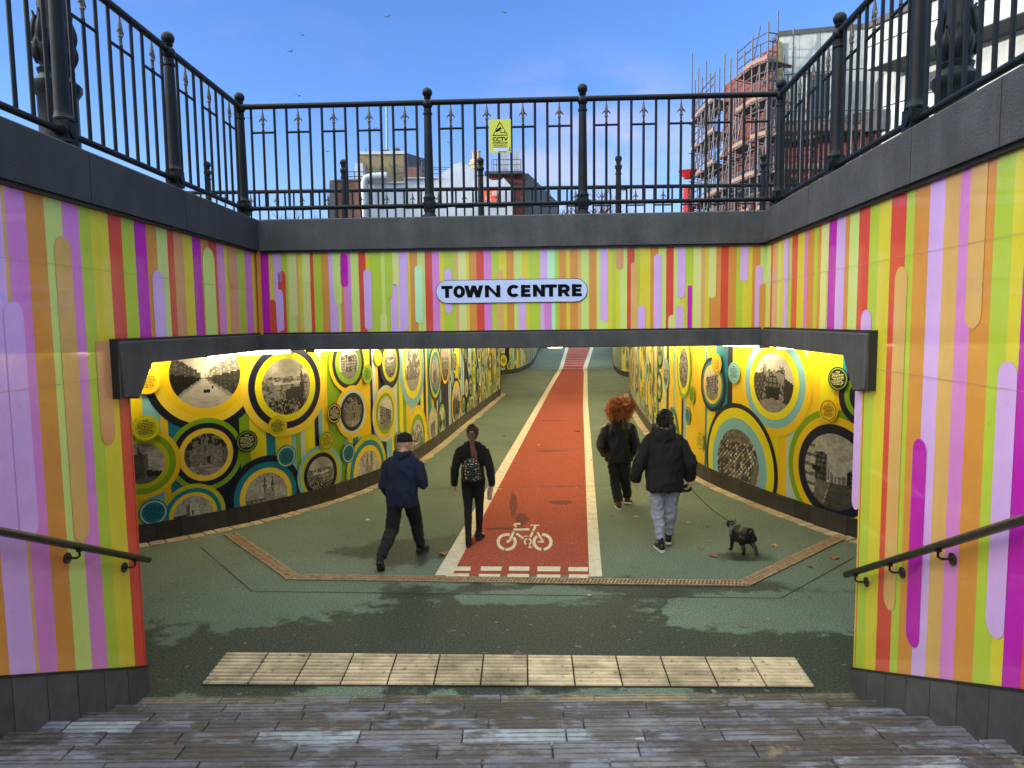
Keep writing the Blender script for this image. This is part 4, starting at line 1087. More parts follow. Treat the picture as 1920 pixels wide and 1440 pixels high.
def glyph(ch, x, y, w, h):
    s_ = .335*h; b = .27*h
    if ch == 'T': gq([(x,y+h-b),(x+w,y+h-b),(x+w,y+h),(x,y+h)]); gq([(x+w/2-s_/2,y),(x+w/2+s_/2,y),(x+w/2+s_/2,y+h-b),(x+w/2-s_/2,y+h-b)])
    elif ch == 'O': arc_g(x+w/2, y+h/2, w/2, h*.515, 0, 360, s_, b, 30)
    elif ch == 'C': arc_g(x+w*.54, y+h/2, w*.54, h*.515, 42, 318, s_, b, 24)
    elif ch == 'W':
        q = w/4; e = s_*.52
        xs = [x+e, x+q*1.03+e*.3, x+2*q, x+3*q-e*.33, x+w-e]; ys = [y+h, y, y+h, y, y+h]
        for i in range(4): gq([(xs[i]-e,ys[i]),(xs[i]+e,ys[i]),(xs[i+1]+e,ys[i+1]),(xs[i+1]-e,ys[i+1])])
    elif ch == 'N':
        gq([(x,y),(x+s_,y),(x+s_,y+h),(x,y+h)]); gq([(x+w-s_,y),(x+w,y),(x+w,y+h),(x+w-s_,y+h)]); gq([(x,y+h),(x+s_*.95,y+h),(x+w,y),(x+w-s_*.95,y)])
    elif ch == 'E':
        gq([(x,y),(x+s_,y),(x+s_,y+h),(x,y+h)])
        for yy, ww in ((y,w),(y+h/2-b*.45,w*.92),(y+h-b,w*.98)): gq([(x+s_,yy),(x+ww,yy),(x+ww,yy+b*.92),(x+s_,yy+b*.92)])
    elif ch == 'R':
        gq([(x,y),(x+s_,y),(x+s_,y+h),(x,y+h)]); cy = y+h*.645; r = h*.355
        gq([(x+s_,y+h-b),(x+w*.55,y+h-b),(x+w*.55,y+h),(x+s_,y+h)]); gq([(x+s_,cy-r),(x+w*.55,cy-r),(x+w*.55,cy-r+b),(x+s_,cy-r+b)])
        arc_g(x+w*.55, cy, w*.42, r, -90, 90, s_, b, 14); gq([(x+w*.36,cy-r+b*.6),(x+w*.68,cy-r+b*.6),(x+w*1.0,y),(x+w*.68,y)])
Hc = .142; x0 = -Wd/2+.05
def tq(q, base): return PF.t(base+q/3.692, 545)[0]-(PF.t(818,547)[0]+PF.t(1101,544)[0])/2
for ch, a, b, base in [('T',1432,1511,440),('O',1514,1596,440),('W',1590,1722,440),('N',1733,1840,440),('C',40,126,940),('E',136,203,940),('N',219,302,940),('T',303,385,940),('R',392,476,940),('E',488,556,940)]:
    u0, u1 = tq(a, base), tq(b, base); glyph(ch, u0, -Hc/2, u1-u0, Hc)
mb.build('lettering', m_ink, ts, recalc=False)
# CCTV notice tied to the front railing
cs = empty('cctv_sign', (-.1,8.43,5.2), 'yellow CCTV IN OPERATION notice fixed to the front railing bars', 'sign')
PFr = Plane(CLp, CRp); PFr.n = PF.n
tc = (PFr.t(918,256)[0]+PFr.t(957,256)[0])/2; M = sign_frame(PFr, tc, 5.205, .016); w, h = .262, .385
m_cctv = mat('notice_yellow', col=lin(196,196,70), rough=.5, var=.06)
plate('plate', [(-w/2,-h/2),(w/2,-h/2),(w/2,h/2),(-w/2,h/2)], 0, .003, m_cctv, cs, M)
mb = MB(); U3, V3, N3 = M.to_3x3() @ Vector((1,0,0)), M.to_3x3() @ Vector((0,1,0)), M.to_3x3() @ Vector((0,0,1)); O3 = M.translation; zt = [.0036]
X = lambda px: (px-672)/1584*w*1584/572; Yy = lambda py: (800-py)/855*h
tri = [(672,418),(478,790),(886,790)]; c = (680,665)
for i in range(3):
    a, b = tri[i], tri[(i+1)%3]; ins = lambda p: (c[0]+(p[0]-c[0])*.84, c[1]+(p[1]-c[1])*.82)
    gq([(X(a[0]),Yy(a[1])),(X(b[0]),Yy(b[1])),(X(ins(b)[0]),Yy(ins(b)[1])),(X(ins(a)[0]),Yy(ins(a)[1]))])
mb.build('warning_triangle', m_ink, cs, recalc=False); mb = MB()
gq([(X(562),Yy(655)),(X(590),Yy(705)),(X(722),Yy(612)),(X(695),Yy(560))]); gq([(X(660),Yy(650)),(X(695),Yy(710)),(X(708),Yy(704)),(X(674),Yy(645))]); gq([(X(695),Yy(722)),(X(800),Yy(722)),(X(800),Yy(702)),(X(695),Yy(702))]); gq([(X(792),Yy(740)),(X(804),Yy(740)),(X(804),Yy(682)),(X(792),Yy(682))])
mb.build('camera_symbol', m_ink, cs, recalc=False); mb = MB()
for yy, xa, xb in ((1032,510,850),(1080,495,860),(1206,620,860)): gq([(X(xa),Yy(yy+8)),(X(xb),Yy(yy+8)),(X(xb),Yy(yy-8)),(X(xa),Yy(yy-8))])
gq([(X(890),Yy(1180)),(X(945),Yy(1180)),(X(945),Yy(1150)),(X(890),Yy(1150))]); gq([(X(895),Yy(1125)),(X(940),Yy(1125)),(X(918),Yy(1090)),(X(917),Yy(1090))])
mb.build('small_print', m_ink, cs, recalc=False)
text_obj('CCTV', .068, m_ink, cs, 'lettering', M @ Matrix.Translation((0,Yy(932),.0045)), .0022, 1.0)
text_obj('IN OPERATION', .026, m_ink, cs, 'lettering', M @ Matrix.Translation((0,Yy(995),.0045)), .0004, 1.0)
mb = MB(); zt = [.0036]; gq([(X(495),Yy(1185)),(X(885),Yy(1185)),(X(885),Yy(1105)),(X(495),Yy(1105))]); mb.build('label_strip', m_signp, cs, recalc=False)
# ================================================================ background buildings
YB = 50.0
m_brick = None
def brick_fn(c1, c2, cm, sc):
    def fn(nt, N, L, b):
        g = NG(nt); bt = N.new('ShaderNodeTexBrick'); bt.inputs['Scale'].default_value = sc
        mp = N.new('ShaderNodeVectorMath'); mp.operation = 'DOT_PRODUCT'; mp.inputs[1].default_value = (.8,.6,0); L.new(g.pos, mp.inputs[0])
        sx = N.new('ShaderNodeSeparateXYZ'); L.new(g.pos, sx.inputs[0]); cx = N.new('ShaderNodeCombineXYZ'); L.new(mp.outputs['Value'], cx.inputs[0]); L.new(sx.outputs[2], cx.inputs[1]); L.new(cx.outputs[0], bt.inputs['Vector'])
        bt.inputs['Color1'].default_value = (*c1,1); bt.inputs['Color2'].default_value = (*c2,1); bt.inputs['Mortar'].default_value = (*cm,1); bt.inputs['Mortar Size'].default_value = .015
        c = g.mix(g.rng(g.noise(.9,5), .35, .7, 0, .5), bt.outputs['Color'], tuple(x*.6 for x in c1)); L.new(c, b.inputs['Base Color']); b.inputs['Roughness'].default_value = .85
    return fn
m_redbrick = node_mat('red_brick', brick_fn(lin(108,46,40), lin(90,40,35), lin(84,64,58), 3.5))
m_brownbrick = node_mat('brown_brick', brick_fn(lin(116,74,64), lin(98,64,56), lin(76,64,58), 3.0))
m_render = mat('grey_render', col=lin(156,164,180), rough=.85, var=.2, vscale=.55, streak=.12)
def moss_fn(nt, N, L, b):
    g = NG(nt); c = g.mix(g.rng(g.noise(.8,6,.7), .4, .65), lin(116,106,86), lin(116,102,48)); c = g.mix(g.rng(g.noise(2.5,5), .5, .7), c, lin(70,62,54)); L.new(c, b.inputs['Base Color']); b.inputs['Roughness'].default_value = .9
m_moss = node_mat('mossy_brick', moss_fn)
m_slate = mat('dark_slate', col=lin(56,58,64), rough=.8, var=.3)
m_metal = mat('pale_metal', col=lin(140,148,156), rough=.4, var=.15, metal=.2)
m_stone = mat('chimney_stone', col=lin(146,128,104), rough=.9, var=.3, vscale=3)
m_glass = mat('window_glass', col=lin(60,72,86), rough=.08, var=.1)
m_white = mat('white_frame', col=lin(160,164,170), rough=.6, var=.05)
m_tubeS = mat('scaffold_tube', col=lin(70,72,82), rough=.5, var=.3, metal=.2)
m_board = mat('scaffold_board', col=lin(118,96,86), rough=.9, var=.3)
m_panelw = mat('white_panel', col=lin(142,150,154), rough=.8, var=.28, vscale=.9, streak=.15)
def y_poly(mb, px, Y, depth, col=None):
    pts = [on_y(x, y, Y) for x, y in px]; mb.prism([(p.x, p.z) for p in pts], (0,Y,0), (1,0,0), (0,0,1), (0,depth,0), col)
def gpx(x, Y): return on_y(x, 400, Y).x
ZG = 4.1
def ybox(mb, x0, x1, ytop, Y, depth, zb=None, col=None, ybot=None):
    a = on_y(x0, ytop, Y); b = on_y(x1, ytop, Y); z0 = zb if zb is not None else (on_y((x0+x1)/2, ybot, Y).z if ybot else ZG)
    mb.bbox((a.x, Y, z0), (b.x, Y+depth, a.z), col)
b1 = empty('gable_building', (-3,YB,ZG), 'grey rendered building with a pointed gable and stepped parapet beyond the front railing', 'building')
mb = MB(); y_poly(mb, [(684,620),(684,344),(757,342.5),(757.5,334),(819,333.5),(852,307.5),(858,306),(863,303),(868,305.5),(913,332),(923,338),(940,337),(944,333),(961,352),(961,620)], YB, 14); mb.build('wall', m_render, b1)
mb = MB(); ybox(mb, 684, 757, 341, YB-.15, .3, ybot=343.5); ybox(mb, 757.5, 819, 332.5, YB-.15, .3, ybot=334.5); mb.build('parapet_cap', m_white, b1)
mb = MB(); mb.tube([on_y(685,408,YB-.4), on_y(683,344,YB-.4), on_y(686,334,YB-.4), on_y(700,331,YB-.4), on_y(726,330,YB-.4)], .27, 12); mb.build('duct', m_metal, b1, smooth=True)
ch = empty('chimney_stack', on_y(894,325,YB+2), 'round stone chimney stack behind the grey gable', 'chimney')
mb = MB(); p = on_y(894,345,YB+2); z = lambda y: on_y(894,y,YB+2).z; mb.lathe([(.45,z(345)),(.45,z(312)),(.55,z(310)),(.55,z(306)),(.46,z(303)),(.42,z(300))], (p.x,p.y,0), 10); mb.build('stack', m_stone, ch)
for dx in (-.17, .17):
    mb = MB(); mb.lathe([(.15,z(300)),(.13,z(286)),(.16,z(285)),(.16,z(283)),(.1,z(283))], (p.x+dx,p.y,0), 10); mb.build('chimney_pot', m_stone, ch)
b2 = empty('brick_block', (-11.5,YB,ZG), 'plain red brick block at the left of the rooftops, dark along its left edge', 'building')
mb = MB(); ybox(mb, 622, 688, 338, YB+1, 12); mb.build('wall', m_brownbrick, b2)
mb = MB(); y_poly(mb, [(612,620),(618,338),(628,337),(629,620)], YB+.7, 12); mb.build('side_cladding', m_slate, b2)
mb = MB(); ybox(mb, 628, 684, 336.5, YB+.9, 12.2, ybot=339); mb.build('coping', m_slate, b2)
b3 = empty('rooftop_plant_room', (-8,YB+6,13), 'mossy brown rooftop block with a white edge above the grey building', 'building')
Y3 = YB+4
mb = MB(); a, b_ = on_y(673,290,Y3), on_y(757,287.5,Y3); mb.bbox((a.x,Y3,ZG),(b_.x,Y3+.4,a.z)); mb.build('wall', m_moss, b3)
mb = MB(); c_ = on_y(777,301,Y3+7); mb.prism([(0,0),(7,0),(7,c_.z-8),(0,b_.z-8)], (b_.x+.01,Y3,8), (.13,1,0), (0,0,1), (.3,0,0)); mb.build('side_wall', m_slate, b3)
mb = MB(); mb.bbox((a.x-.1,Y3-.1,a.z),(b_.x+.1,Y3+7,a.z+.22)); mb.build('roof_edge', m_white, b3)
mb = MB(); ybox(mb, 665, 680, 306.5, Y3-1, 2); mb.build('riser_box', m_render, b3)
mb = MB(); ybox(mb, 757, 787, 314, Y3-1, 2.5); mb.build('brick_parapet', m_brownbrick, b3)
mb = MB()
for x in (641, 641.5, 665, 688, 712, 722, 734, 757, 790, 797): mb.tube([on_y(x, 336, Y3-2), on_y(x, 321 if x < 700 else 312, Y3-2)], .04, 6)
for y in (322, 331): mb.tube([on_y(641, y, Y3-2), on_y(757, y, Y3-2)], .035, 6)
for y in (313, 317, 325): mb.tube([on_y(735, y, Y3-2), on_y(850, y+1, Y3-2)], .03, 6)
mb.build('roof_handrail', m_tubeS, b3)
mb = MB(); mb.tube([on_y(686,290,Y3), on_y(686,278,Y3)], .03, 5); mb.tube([on_y(791,336,Y3), on_y(791,302,Y3)], .04, 5); mb.tube([on_y(788,301,Y3), on_y(793,299,Y3)], .04, 5)
mb.ball(on_y(744,284,Y3), .3, 8, sq=(1,.3,1)); mb.build('aerial', m_slate, b3)
ms = empty('flue_mast', on_y(725,290,YB+6), 'tall thin pale green mast rising above the mossy rooftop block', 'mast')
mb = MB(); mb.tube([on_y(726,330,YB+6), on_y(725,198,YB+6)], [.10,.10], 8); mb.build('pole', mat('mast_green', col=lin(96,138,142), rough=.5), ms, smooth=True)
mb = MB(); q = on_y(722.5,286,YB+5.6); mb.bbox((q.x-.35,q.y-.3,q.z-.3),(q.x+.3,q.y+.3,q.z+.15)); mb.build('base_cap', m_slate, ms)
b4 = empty('brick_corner_building', (0,YB+6,ZG), 'brown brick building with rooftop steel flues behind the gable, its windowed side running off right', 'building')
Y4 = YB+5
mb = MB(); ybox(mb, 915, 980, 326, Y4, 10); mb.build('wall', m_redbrick, b4)
mb = MB(); ybox(mb, 908, 979, 321, Y4-.8, 11, ybot=325.5); mb.build('roof', m_slate, b4)
sA, sB = on_y(981, 325, Y4), on_y(1042, 386, Y4+34); 
mb = MB(); dv = Vector((sB.x-sA.x, 34, 0)); mb.prism([(0,ZG),(1,ZG),(1,sB.z+.3),(0,sA.z)], (sA.x,Y4,0), dv, (0,0,1), (.4,0,0)); mb.build('side_wall', m_slate, b4)
for k in range(6):
    f = .06+.15*k
    for fz in (.18, .52, .8)[:3]:
        mb = MB(); zt_ = sA.z+(sB.z+.3-sA.z)*f; zz = ZG+(zt_-ZG)*fz; o = Vector((sA.x,Y4,0))+dv*f+Vector((-.06,0,zz)); hh = (zt_-ZG)*.16
        mb.prism([(0,0),(.085,0),(.085,hh),(0,hh)], o, dv, (0,0,1), (-.02,0,0)); wn = mb.build('window', m_white, b4)
        mb = MB(); mb.prism([(.008,hh*.1),(.077,hh*.1),(.077,hh*.9),(.008,hh*.9)], o+Vector((-.03,0,0)), dv, (0,0,1), (-.015,0,0)); mb.build('pane', m_glass, wn)
for x0, x1, yt in ((940,953,285),(963,973.5,282)):
    mb = MB(); ybox(mb, x0, x1, yt, Y4+1, 1, ybot=322); mb.build('steel_flue', m_metal, b4)
mb = MB()
for x in (922,926,931,958,976): mb.tube([on_y(x,322,Y4), on_y(x,298,Y4)], .035, 5)
for y in (299, 309): mb.tube([on_y(924,y,Y4), on_y(976,y,Y4)], .03, 5)
mb.build('roof_handrail', m_tubeS, b4)
bs = empty('letting_board', on_y(920,368,YB-1), 'orange-red board with white letters on the grey building', 'sign')
mb = MB(); ybox(mb, 907, 935, 357.5, YB-.7, .15, ybot=377); mb.build('board', mat('orange_board', col=lin(226,84,44), rough=.6, var=.05), bs)
q = on_y(929,366,YB-.8); MM = Matrix.Translation(q) @ Matrix.Rotation(R(90),4,'X'); text_obj('sh', .55, m_white, bs, 'lettering', MM, .02)
q = on_y(915,376.5,YB-.8); text_obj('C', .55, m_white, bs, 'lettering', Matrix.Translation(q) @ Matrix.Rotation(R(90),4,'X'), .02)
# street light beyond
sl = empty('street_light', on_y(1172,400,40), 'slim grey street light by the scaffolded building', 'street light')
mb = MB(); mb.tube([on_y(1175,420,40), on_y(1175,354,40)], .06, 6); mb.build('pole', m_tubeS, sl); mb = MB(); mb.tube([on_y(1175,354,40), on_y(1164,355.5,40)], .07, 6); mb.build('lamp_head', m_tubeS, sl)
# bare trees
m_bark = mat('bare_branches', col=lin(70,56,56), rough=.9, var=.3)
def bare_tree(px, y_top, Y, label, seed, spread=1.0):
    rnd = random.Random(seed); base = on_y(px, 400, Y); top = on_y(px, y_top, Y); H_ = top.z-ZG
    t = empty('bare_tree', (base.x,Y,ZG), label, 'tree')
    mb = MB(); mb.tube([(base.x,Y,ZG-.1),(base.x+.05,Y,ZG+H_*.35)], [.22,.15], 8); mb.build('trunk', m_bark, t)
    mb = MB()
    def grow(p, d, L, r, lv):
        e = p+d*L; mid = p+d*L*.5+Vector((rnd.uniform(-.05,.05),)*3)*L; mb.tube([p, mid, e], [r, r*.85, r*.65], 5 if lv < 3 else 3, cap=False)
        if lv >= 5: return
        for _ in range(3 if lv < 4 else 2):
            nd = (d+Vector((rnd.uniform(-1,1)*spread, rnd.uniform(-1,1)*spread, rnd.uniform(-.1,.6)))*.62).normalized(); grow(p+d*L*rnd.uniform(.6,1), nd, L*rnd.uniform(.62,.82), r*.6, lv+1)
    for _ in range(4): grow(Vector((base.x+.05,Y,ZG+H_*.33)), Vector((rnd.uniform(-.7,.7)*spread, rnd.uniform(-.7,.7), 1)).normalized(), H_*.24, .11, 1)
    mb.build('crown', m_bark, t)
bare_tree(1105, 345, 42, 'bare winter tree seen through the middle of the front railing', 4, 1.3); bare_tree(1148, 372, 60, 'smaller bare tree to the right of the central railing post', 9, 1.2); bare_tree(560, 388, 62, 'bare tree top low behind the left end of the front railing', 12, 1.2)
# ================================================================ brick and white-panel building with scaffolding
wbx = empty('corner_building', (18,42,ZG), 'large red brick and pale panelled building under refurbishment at the right', 'building')
C0 = on_y(1460, 78, 40); ZT = C0.z
def at_px(px, Y): return on_y(px, 300, Y).x
W1 = Vector((at_px(1355, 47), 47, 0)); C0p = Vector((C0.x, 40, 0)); W2 = Vector((at_px(1340, 53), 53, 0))
mb = MB(); dv = W1-C0p; mb.prism([(0,ZG),(1,ZG),(1,ZT-.1),(0,ZT)], C0p, dv, (0,0,1), (.4,.1,0)); mb.build('brick_wall', m_redbrick, wbx)
mb = MB(); mb.prism([(0,ZG),(1,ZG),(1,ZT-6),(0,ZT-5)], W1, W2-W1, (0,0,1), (.4,.1,0)); mb.build('brick_wing', m_brownbrick, wbx)
# lower dark openings in the brick wall
for f0, f1, z0, z1 in ((.08,.42,7.2,9.6),(.52,.9,7.2,9.6),(.06,.9,10.6,12.2),(.1,.5,4.3,6.2)):
    mb = MB(); o = C0p+dv*f0+Vector((-.06,-.02,0)); mb.prism([(0,z0),(f1-f0,z0),(f1-f0,z1),(0,z1)], o, dv, (0,0,1), (-.05,0,0)); mb.build('window', m_glass, wbx)
ZC = on_y(1540,222,39).z
w0 = on_y(1625, 133, 36.0); zb_ = w0.z; zt_ = on_y(1625, 56, 36.0).z
a = Vector((C0.x, 39.95, 0)); bF = Vector((at_px(1640, 38.9), 38.9, 0)); bE = Vector((w0.x+1.5, 37.2, 0)); bE2 = Vector((w0.x+10.9, 17.3, 0))
def panels(mb, a, b, z0, z1, nx, zs, off=.06):
    d = b-a; n_ = Vector((d.y, -d.x, 0)).normalized()
    if n_.y > 0: n_ = -n_
    rn = random.Random(nx)
    cuts = [0]+sorted((k+rn.uniform(-.2,.2))/nx for k in range(1, nx))+[1]
    zz = [z0]+zs+[z1]
    for u0, u1 in zip(cuts, cuts[1:]):
        for q0, q1 in zip(zz, zz[1:]):
            g = rn.uniform(.82, 1.08); mb.prism([(u0+.002,q0+.03),(u1-.002,q0+.03),(u1-.002,q1-.03),(u0+.002,q1-.03)], a, d, (0,0,1), n_*off, (g,g,g))
mb = MB(); panels(mb, a, bF, ZC, ZT+.2, 5, [ZC+2.6, ZC+4.9]); panels(mb, bF, bE, ZC, zb_+.3, 2, [ZC+2.4]); panels(mb, bE, bE2, ZG, zb_+.2, 9, [ZG+3, ZC, ZC+2.4])
mb.build('panel_facade', m_panelw, wbx)
mb = MB(); mb.prism([(0,ZG),(1,ZG),(1,ZT+.2),(0,ZT+.2)], a+Vector((0,.02,0)), bF-a, (0,0,1), (0,.4,0)); mb.prism([(0,ZG),(1,ZG),(1,zb_+.3),(0,zb_+.3)], bF+Vector((0.01,.02,0)), bE-bF, (0,0,1), (0,.4,0)); mb.prism([(0,ZG),(1,ZG),(1,zb_+.3),(0,zb_+.3)], bE+Vector((.05,.02,0)), bE2-bE, (0,0,1), (.5,.3,0)); mb.build('facade_backing', m_slate, wbx)
mb = MB(); mb.prism([(-.01,ZT+.25),(1.01,ZT+.25),(1.01,ZT+.5),(-.01,ZT+.5)], a+Vector((0,-.1,0)), bF-a, (0,0,1), (0,1,0)); mb.build('roof_edge', m_slate, wbx)
mb = MB(); mb.prism([(0,ZG),(1,ZG),(1,ZC-1.25),(0,ZC-1.25)], a+Vector((0,-.03,0)), (bE-a), (0,0,1), (0,-.02,0)); mb.build('lower_wall', m_redbrick, wbx)
mb = MB(); mb.prism([(0,ZC-1.2),(1,ZC-1.2),(1,ZC-.2),(0,ZC-.2)], a+Vector((0,-.05,0)), (bE-a), (0,0,1), (0,-.5,0)); mb.build('ledge', m_slate, wbx)
mb = MB(); y_poly(mb, [(1454,170),(1460,78),(1466,78),(1466,170)], 39.7, .2, None); mb.build('edge_trim', mat('weathered_edge', col=lin(110,110,72), rough=.8), wbx)
for f_ in (.1, .33, .55, .75):
    o = bE+(bE2-bE)*f_; dw = bE2-bE; nw = Vector((dw.y,-dw.x,0)).normalized(); nw = nw if nw.y < 0 else -nw
    mb = MB(); mb.prism([(0,ZC+.1),(.075,ZC+.1),(.075,zb_-.5),(0,zb_-.5)], o+nw*.06, dw, (0,0,1), nw*.06); wn = mb.build('window', m_slate, wbx)
    mb = MB(); mb.prism([(.022,ZC+.3),(.07,ZC+.3),(.07,zb_-.8),(.022,zb_-.8)], o+nw*.12, dw, (0,0,1), nw*.02); mb.build('pane', m_glass, wn)
for x0, x1, y0, y1 in ((1518,1557,138,222),):
    Yw = bF.y-.4
    mb = MB(); ybox(mb, x0, x1, y0, Yw, .2, ybot=y1); wn = mb.build('window', m_slate, wbx)
    mb = MB(); ybox(mb, x0+9, x1-2, y0+6, Yw-.05, .06, ybot=y1-4); mb.build('pane', m_glass, wn)
# upper storey wing overhanging toward the street, its side rising toward the camera
wing = [(w0.x,36.0),(w0.x+2.15,31.6),(w0.x+9.2,17),(w0.x+26,24),(w0.x+20,38.4)]
mb = MB(); mb.prism(wing, (0,0,zb_), (1,0,0), (0,1,0), (0,0,zt_-zb_)); mb.build('wing_core', m_slate, wbx)
mb = MB(); q0, q1 = Vector((*wing[0],0)), Vector((*wing[2],0)); panels(mb, q0, q1, zb_, zt_, 12, [zb_+1.1]); mb.build('upper_wing', m_panelw, wbx)
mb = MB(); mb.prism([(x-.25*(k < 3), y) for k, (x, y) in enumerate(wing)], (0,0,zt_), (1,0,0), (0,1,0), (0,0,.3)); mb.build('roof_edge', m_slate, wbx)
mb = MB()
for k in range(14): o = bE+(bE2-bE)*.5; dw = bE2-bE; mb.prism([(0,ZC+.4+k*.28),(.1,ZC+.4+k*.28),(.1,ZC+.54+k*.28),(0,ZC+.54+k*.28)], o+Vector((-.1,-.05,0)), dw, (0,0,1), (-.08,-.04,0))
mb.build('louvres', m_white, wbx)
# scaffolding
sc = empty('scaffolding', (14,44,ZG), 'grey tube scaffolding with timber board lifts wrapped round the brick corner', 'scaffold')
rnd = random.Random(5)
outer0 = [Vector((at_px(1296,50),50,0)), Vector((at_px(1308,48.2),48.2,0)), Vector((at_px(1322,46.4),46.4,0)), Vector((at_px(1338,44.6),44.6,0)), Vector((at_px(1356,42.8),42.8,0)), Vector((at_px(1379,41.0),41.0,0)), Vector((at_px(1407,39.2),39.2,0)), Vector((at_px(1436,38.2),38.2,0)), Vector((at_px(1453,38.4),38.4,0))]
outer = []
for p, q in zip(outer0, outer0[1:]): outer += [p, (p+q)/2]
outer.append(outer0[-1])
inner = [p+Vector((1.15,.75,0)) for p in outer]
tops_px = [100,150,128,145,115,138,135,128,102,110,92,96,70,85,40,75,20]
tops = [on_y(960+(p.x/p.y)*1300, ty, p.y).z for p, ty in zip(outer, tops_px)]
for p, q, zt2 in zip(outer, inner, tops):
    mb = MB(); mb.tube([(p.x,p.y,ZG),(p.x,p.y,zt2)], .045, 6); mb.build('standard', m_tubeS, sc)
    mb = MB(); mb.tube([(q.x,q.y,ZG),(q.x,q.y,zt2-rnd.uniform(.6,2.2))], .045, 6); mb.build('standard', m_tubeS, sc)
maxl = [on_y(1300,192,p.y).z if i < 6 else (ZT-5.5 if i < 10 else ZT-1.6) for i, p in enumerate(outer)]
lv = 0; z = ZG+.9
while z < ZT:
    mb, mbb = MB(), MB(); nb = 0
    for i in range(len(outer)-1):
        if z > maxl[i]+.05:
            if mb.v: mb.build('ledger', m_tubeS, sc); mb = MB()
            if nb: mbb.build('board_lift', m_board, sc); mbb = MB(); nb = 0
            continue
        a, b = outer[i], outer[i+1]; c, d = inner[i], inner[i+1]
        for dz in (0, .5, 1.0, 1.45):
            mb.tube([a+Vector((0,0,z+dz)), b+Vector((0,0,z+dz+rnd.uniform(-.03,.03)))], .038, 5, cap=False)
            if dz == 0: mb.tube([c+Vector((0,0,z)), d+Vector((0,0,z))], .038, 5, cap=False)
        mb.tube([a-(c-a)*.2+Vector((0,0,z-.06)), c+(c-a)*.15+Vector((0,0,z-.06))], .03, 5)
        if rnd.random() < .55: mb.tube([a+Vector((0,0,z)), b+Vector((0,0,z+2.0))], .038, 5, cap=False)
        if rnd.random() >= .88:
            if nb: mbb.build('board_lift', m_board, sc); mbb = MB(); nb = 0
        else:
            e = (b-a)*.02
            mbb.mesh([a+e+Vector((0,0,z+.04)), b-e+Vector((0,0,z+.04)), d-e+Vector((0,0,z+.04)), c+e+Vector((0,0,z+.04)), a+e+Vector((0,0,z+.09)), b-e+Vector((0,0,z+.09)), d-e+Vector((0,0,z+.09)), c+e+Vector((0,0,z+.09))], [(0,1,2,3),(4,5,6,7),(0,1,5,4),(1,2,6,5),(2,3,7,6),(3,0,4,7)])
            if rnd.random() < .7: mbb.mesh([a+Vector((-.03,-.03,z+.09)), b+Vector((-.03,-.03,z+.09)), b+Vector((-.03,-.03,z+.30)), a+Vector((-.03,-.03,z+.30)), a+Vector((-.07,-.06,z+.09)), b+Vector((-.07,-.06,z+.09)), b+Vector((-.07,-.06,z+.30)), a+Vector((-.07,-.06,z+.30))], [(0,1,2,3),(4,5,6,7),(2,3,7,6)])
            nb += 1
    if mb.v: mb.build('ledger', m_tubeS, sc)
    if nb: mbb.build('board_lift', m_board, sc)
    z += 1.95; lv += 1
# lower run of the scaffold along the foot of the panelled facade
run = [Vector((at_px(px, 37.2), 37.2, 0)) for px in range(1462, 1700, 19)]
for p in run:
    mb = MB(); mb.tube([(p.x,p.y,ZG),(p.x,p.y,ZC+rnd.uniform(-.6,.8))], .04, 6); mb.build('standard', m_tubeS, sc)
z = ZG+.9
while z < ZC-.3:
    mb = MB(); p, q = run[0], run[-1]
    for dz in (0, .5, 1.0): mb.tube([p+Vector((0,0,z+dz)), q+Vector((0,0,z+dz))], .038, 5)
    mb.build('ledger', m_tubeS, sc)
    mb = MB(); mb.bbox((p.x,37.25,z+.03),(q.x,38.3,z+.09)); mb.bbox((p.x,37.24,z+.09),(q.x,37.28,z+.3)); mb.build('board_lift', m_board, sc); z += 1.95
ch2 = empty('rubbish_chute', on_y(1290,400,48), 'red rubbish chute at the foot of the scaffolding', 'chute')
m_red = mat('chute_red', col=lin(150,26,36), rough=.5, var=.15)
mb = MB(); q = on_y(1290,400,49); z = lambda y: on_y(1290,y,49).z
for k in range(9):
    ya, yb = 410-k*7, 404-k*7; mb.lathe([(.3,z(ya)),(.38,z(yb))], (q.x,q.y,0), 10)
mb.build('segment', m_red, ch2); mb = MB(); mb.lathe([(.3,z(335)),(.75,z(321)),(.72,z(321)),(.26,z(333))], (q.x,q.y,0), 8); mb.build('hopper', m_red, ch2)
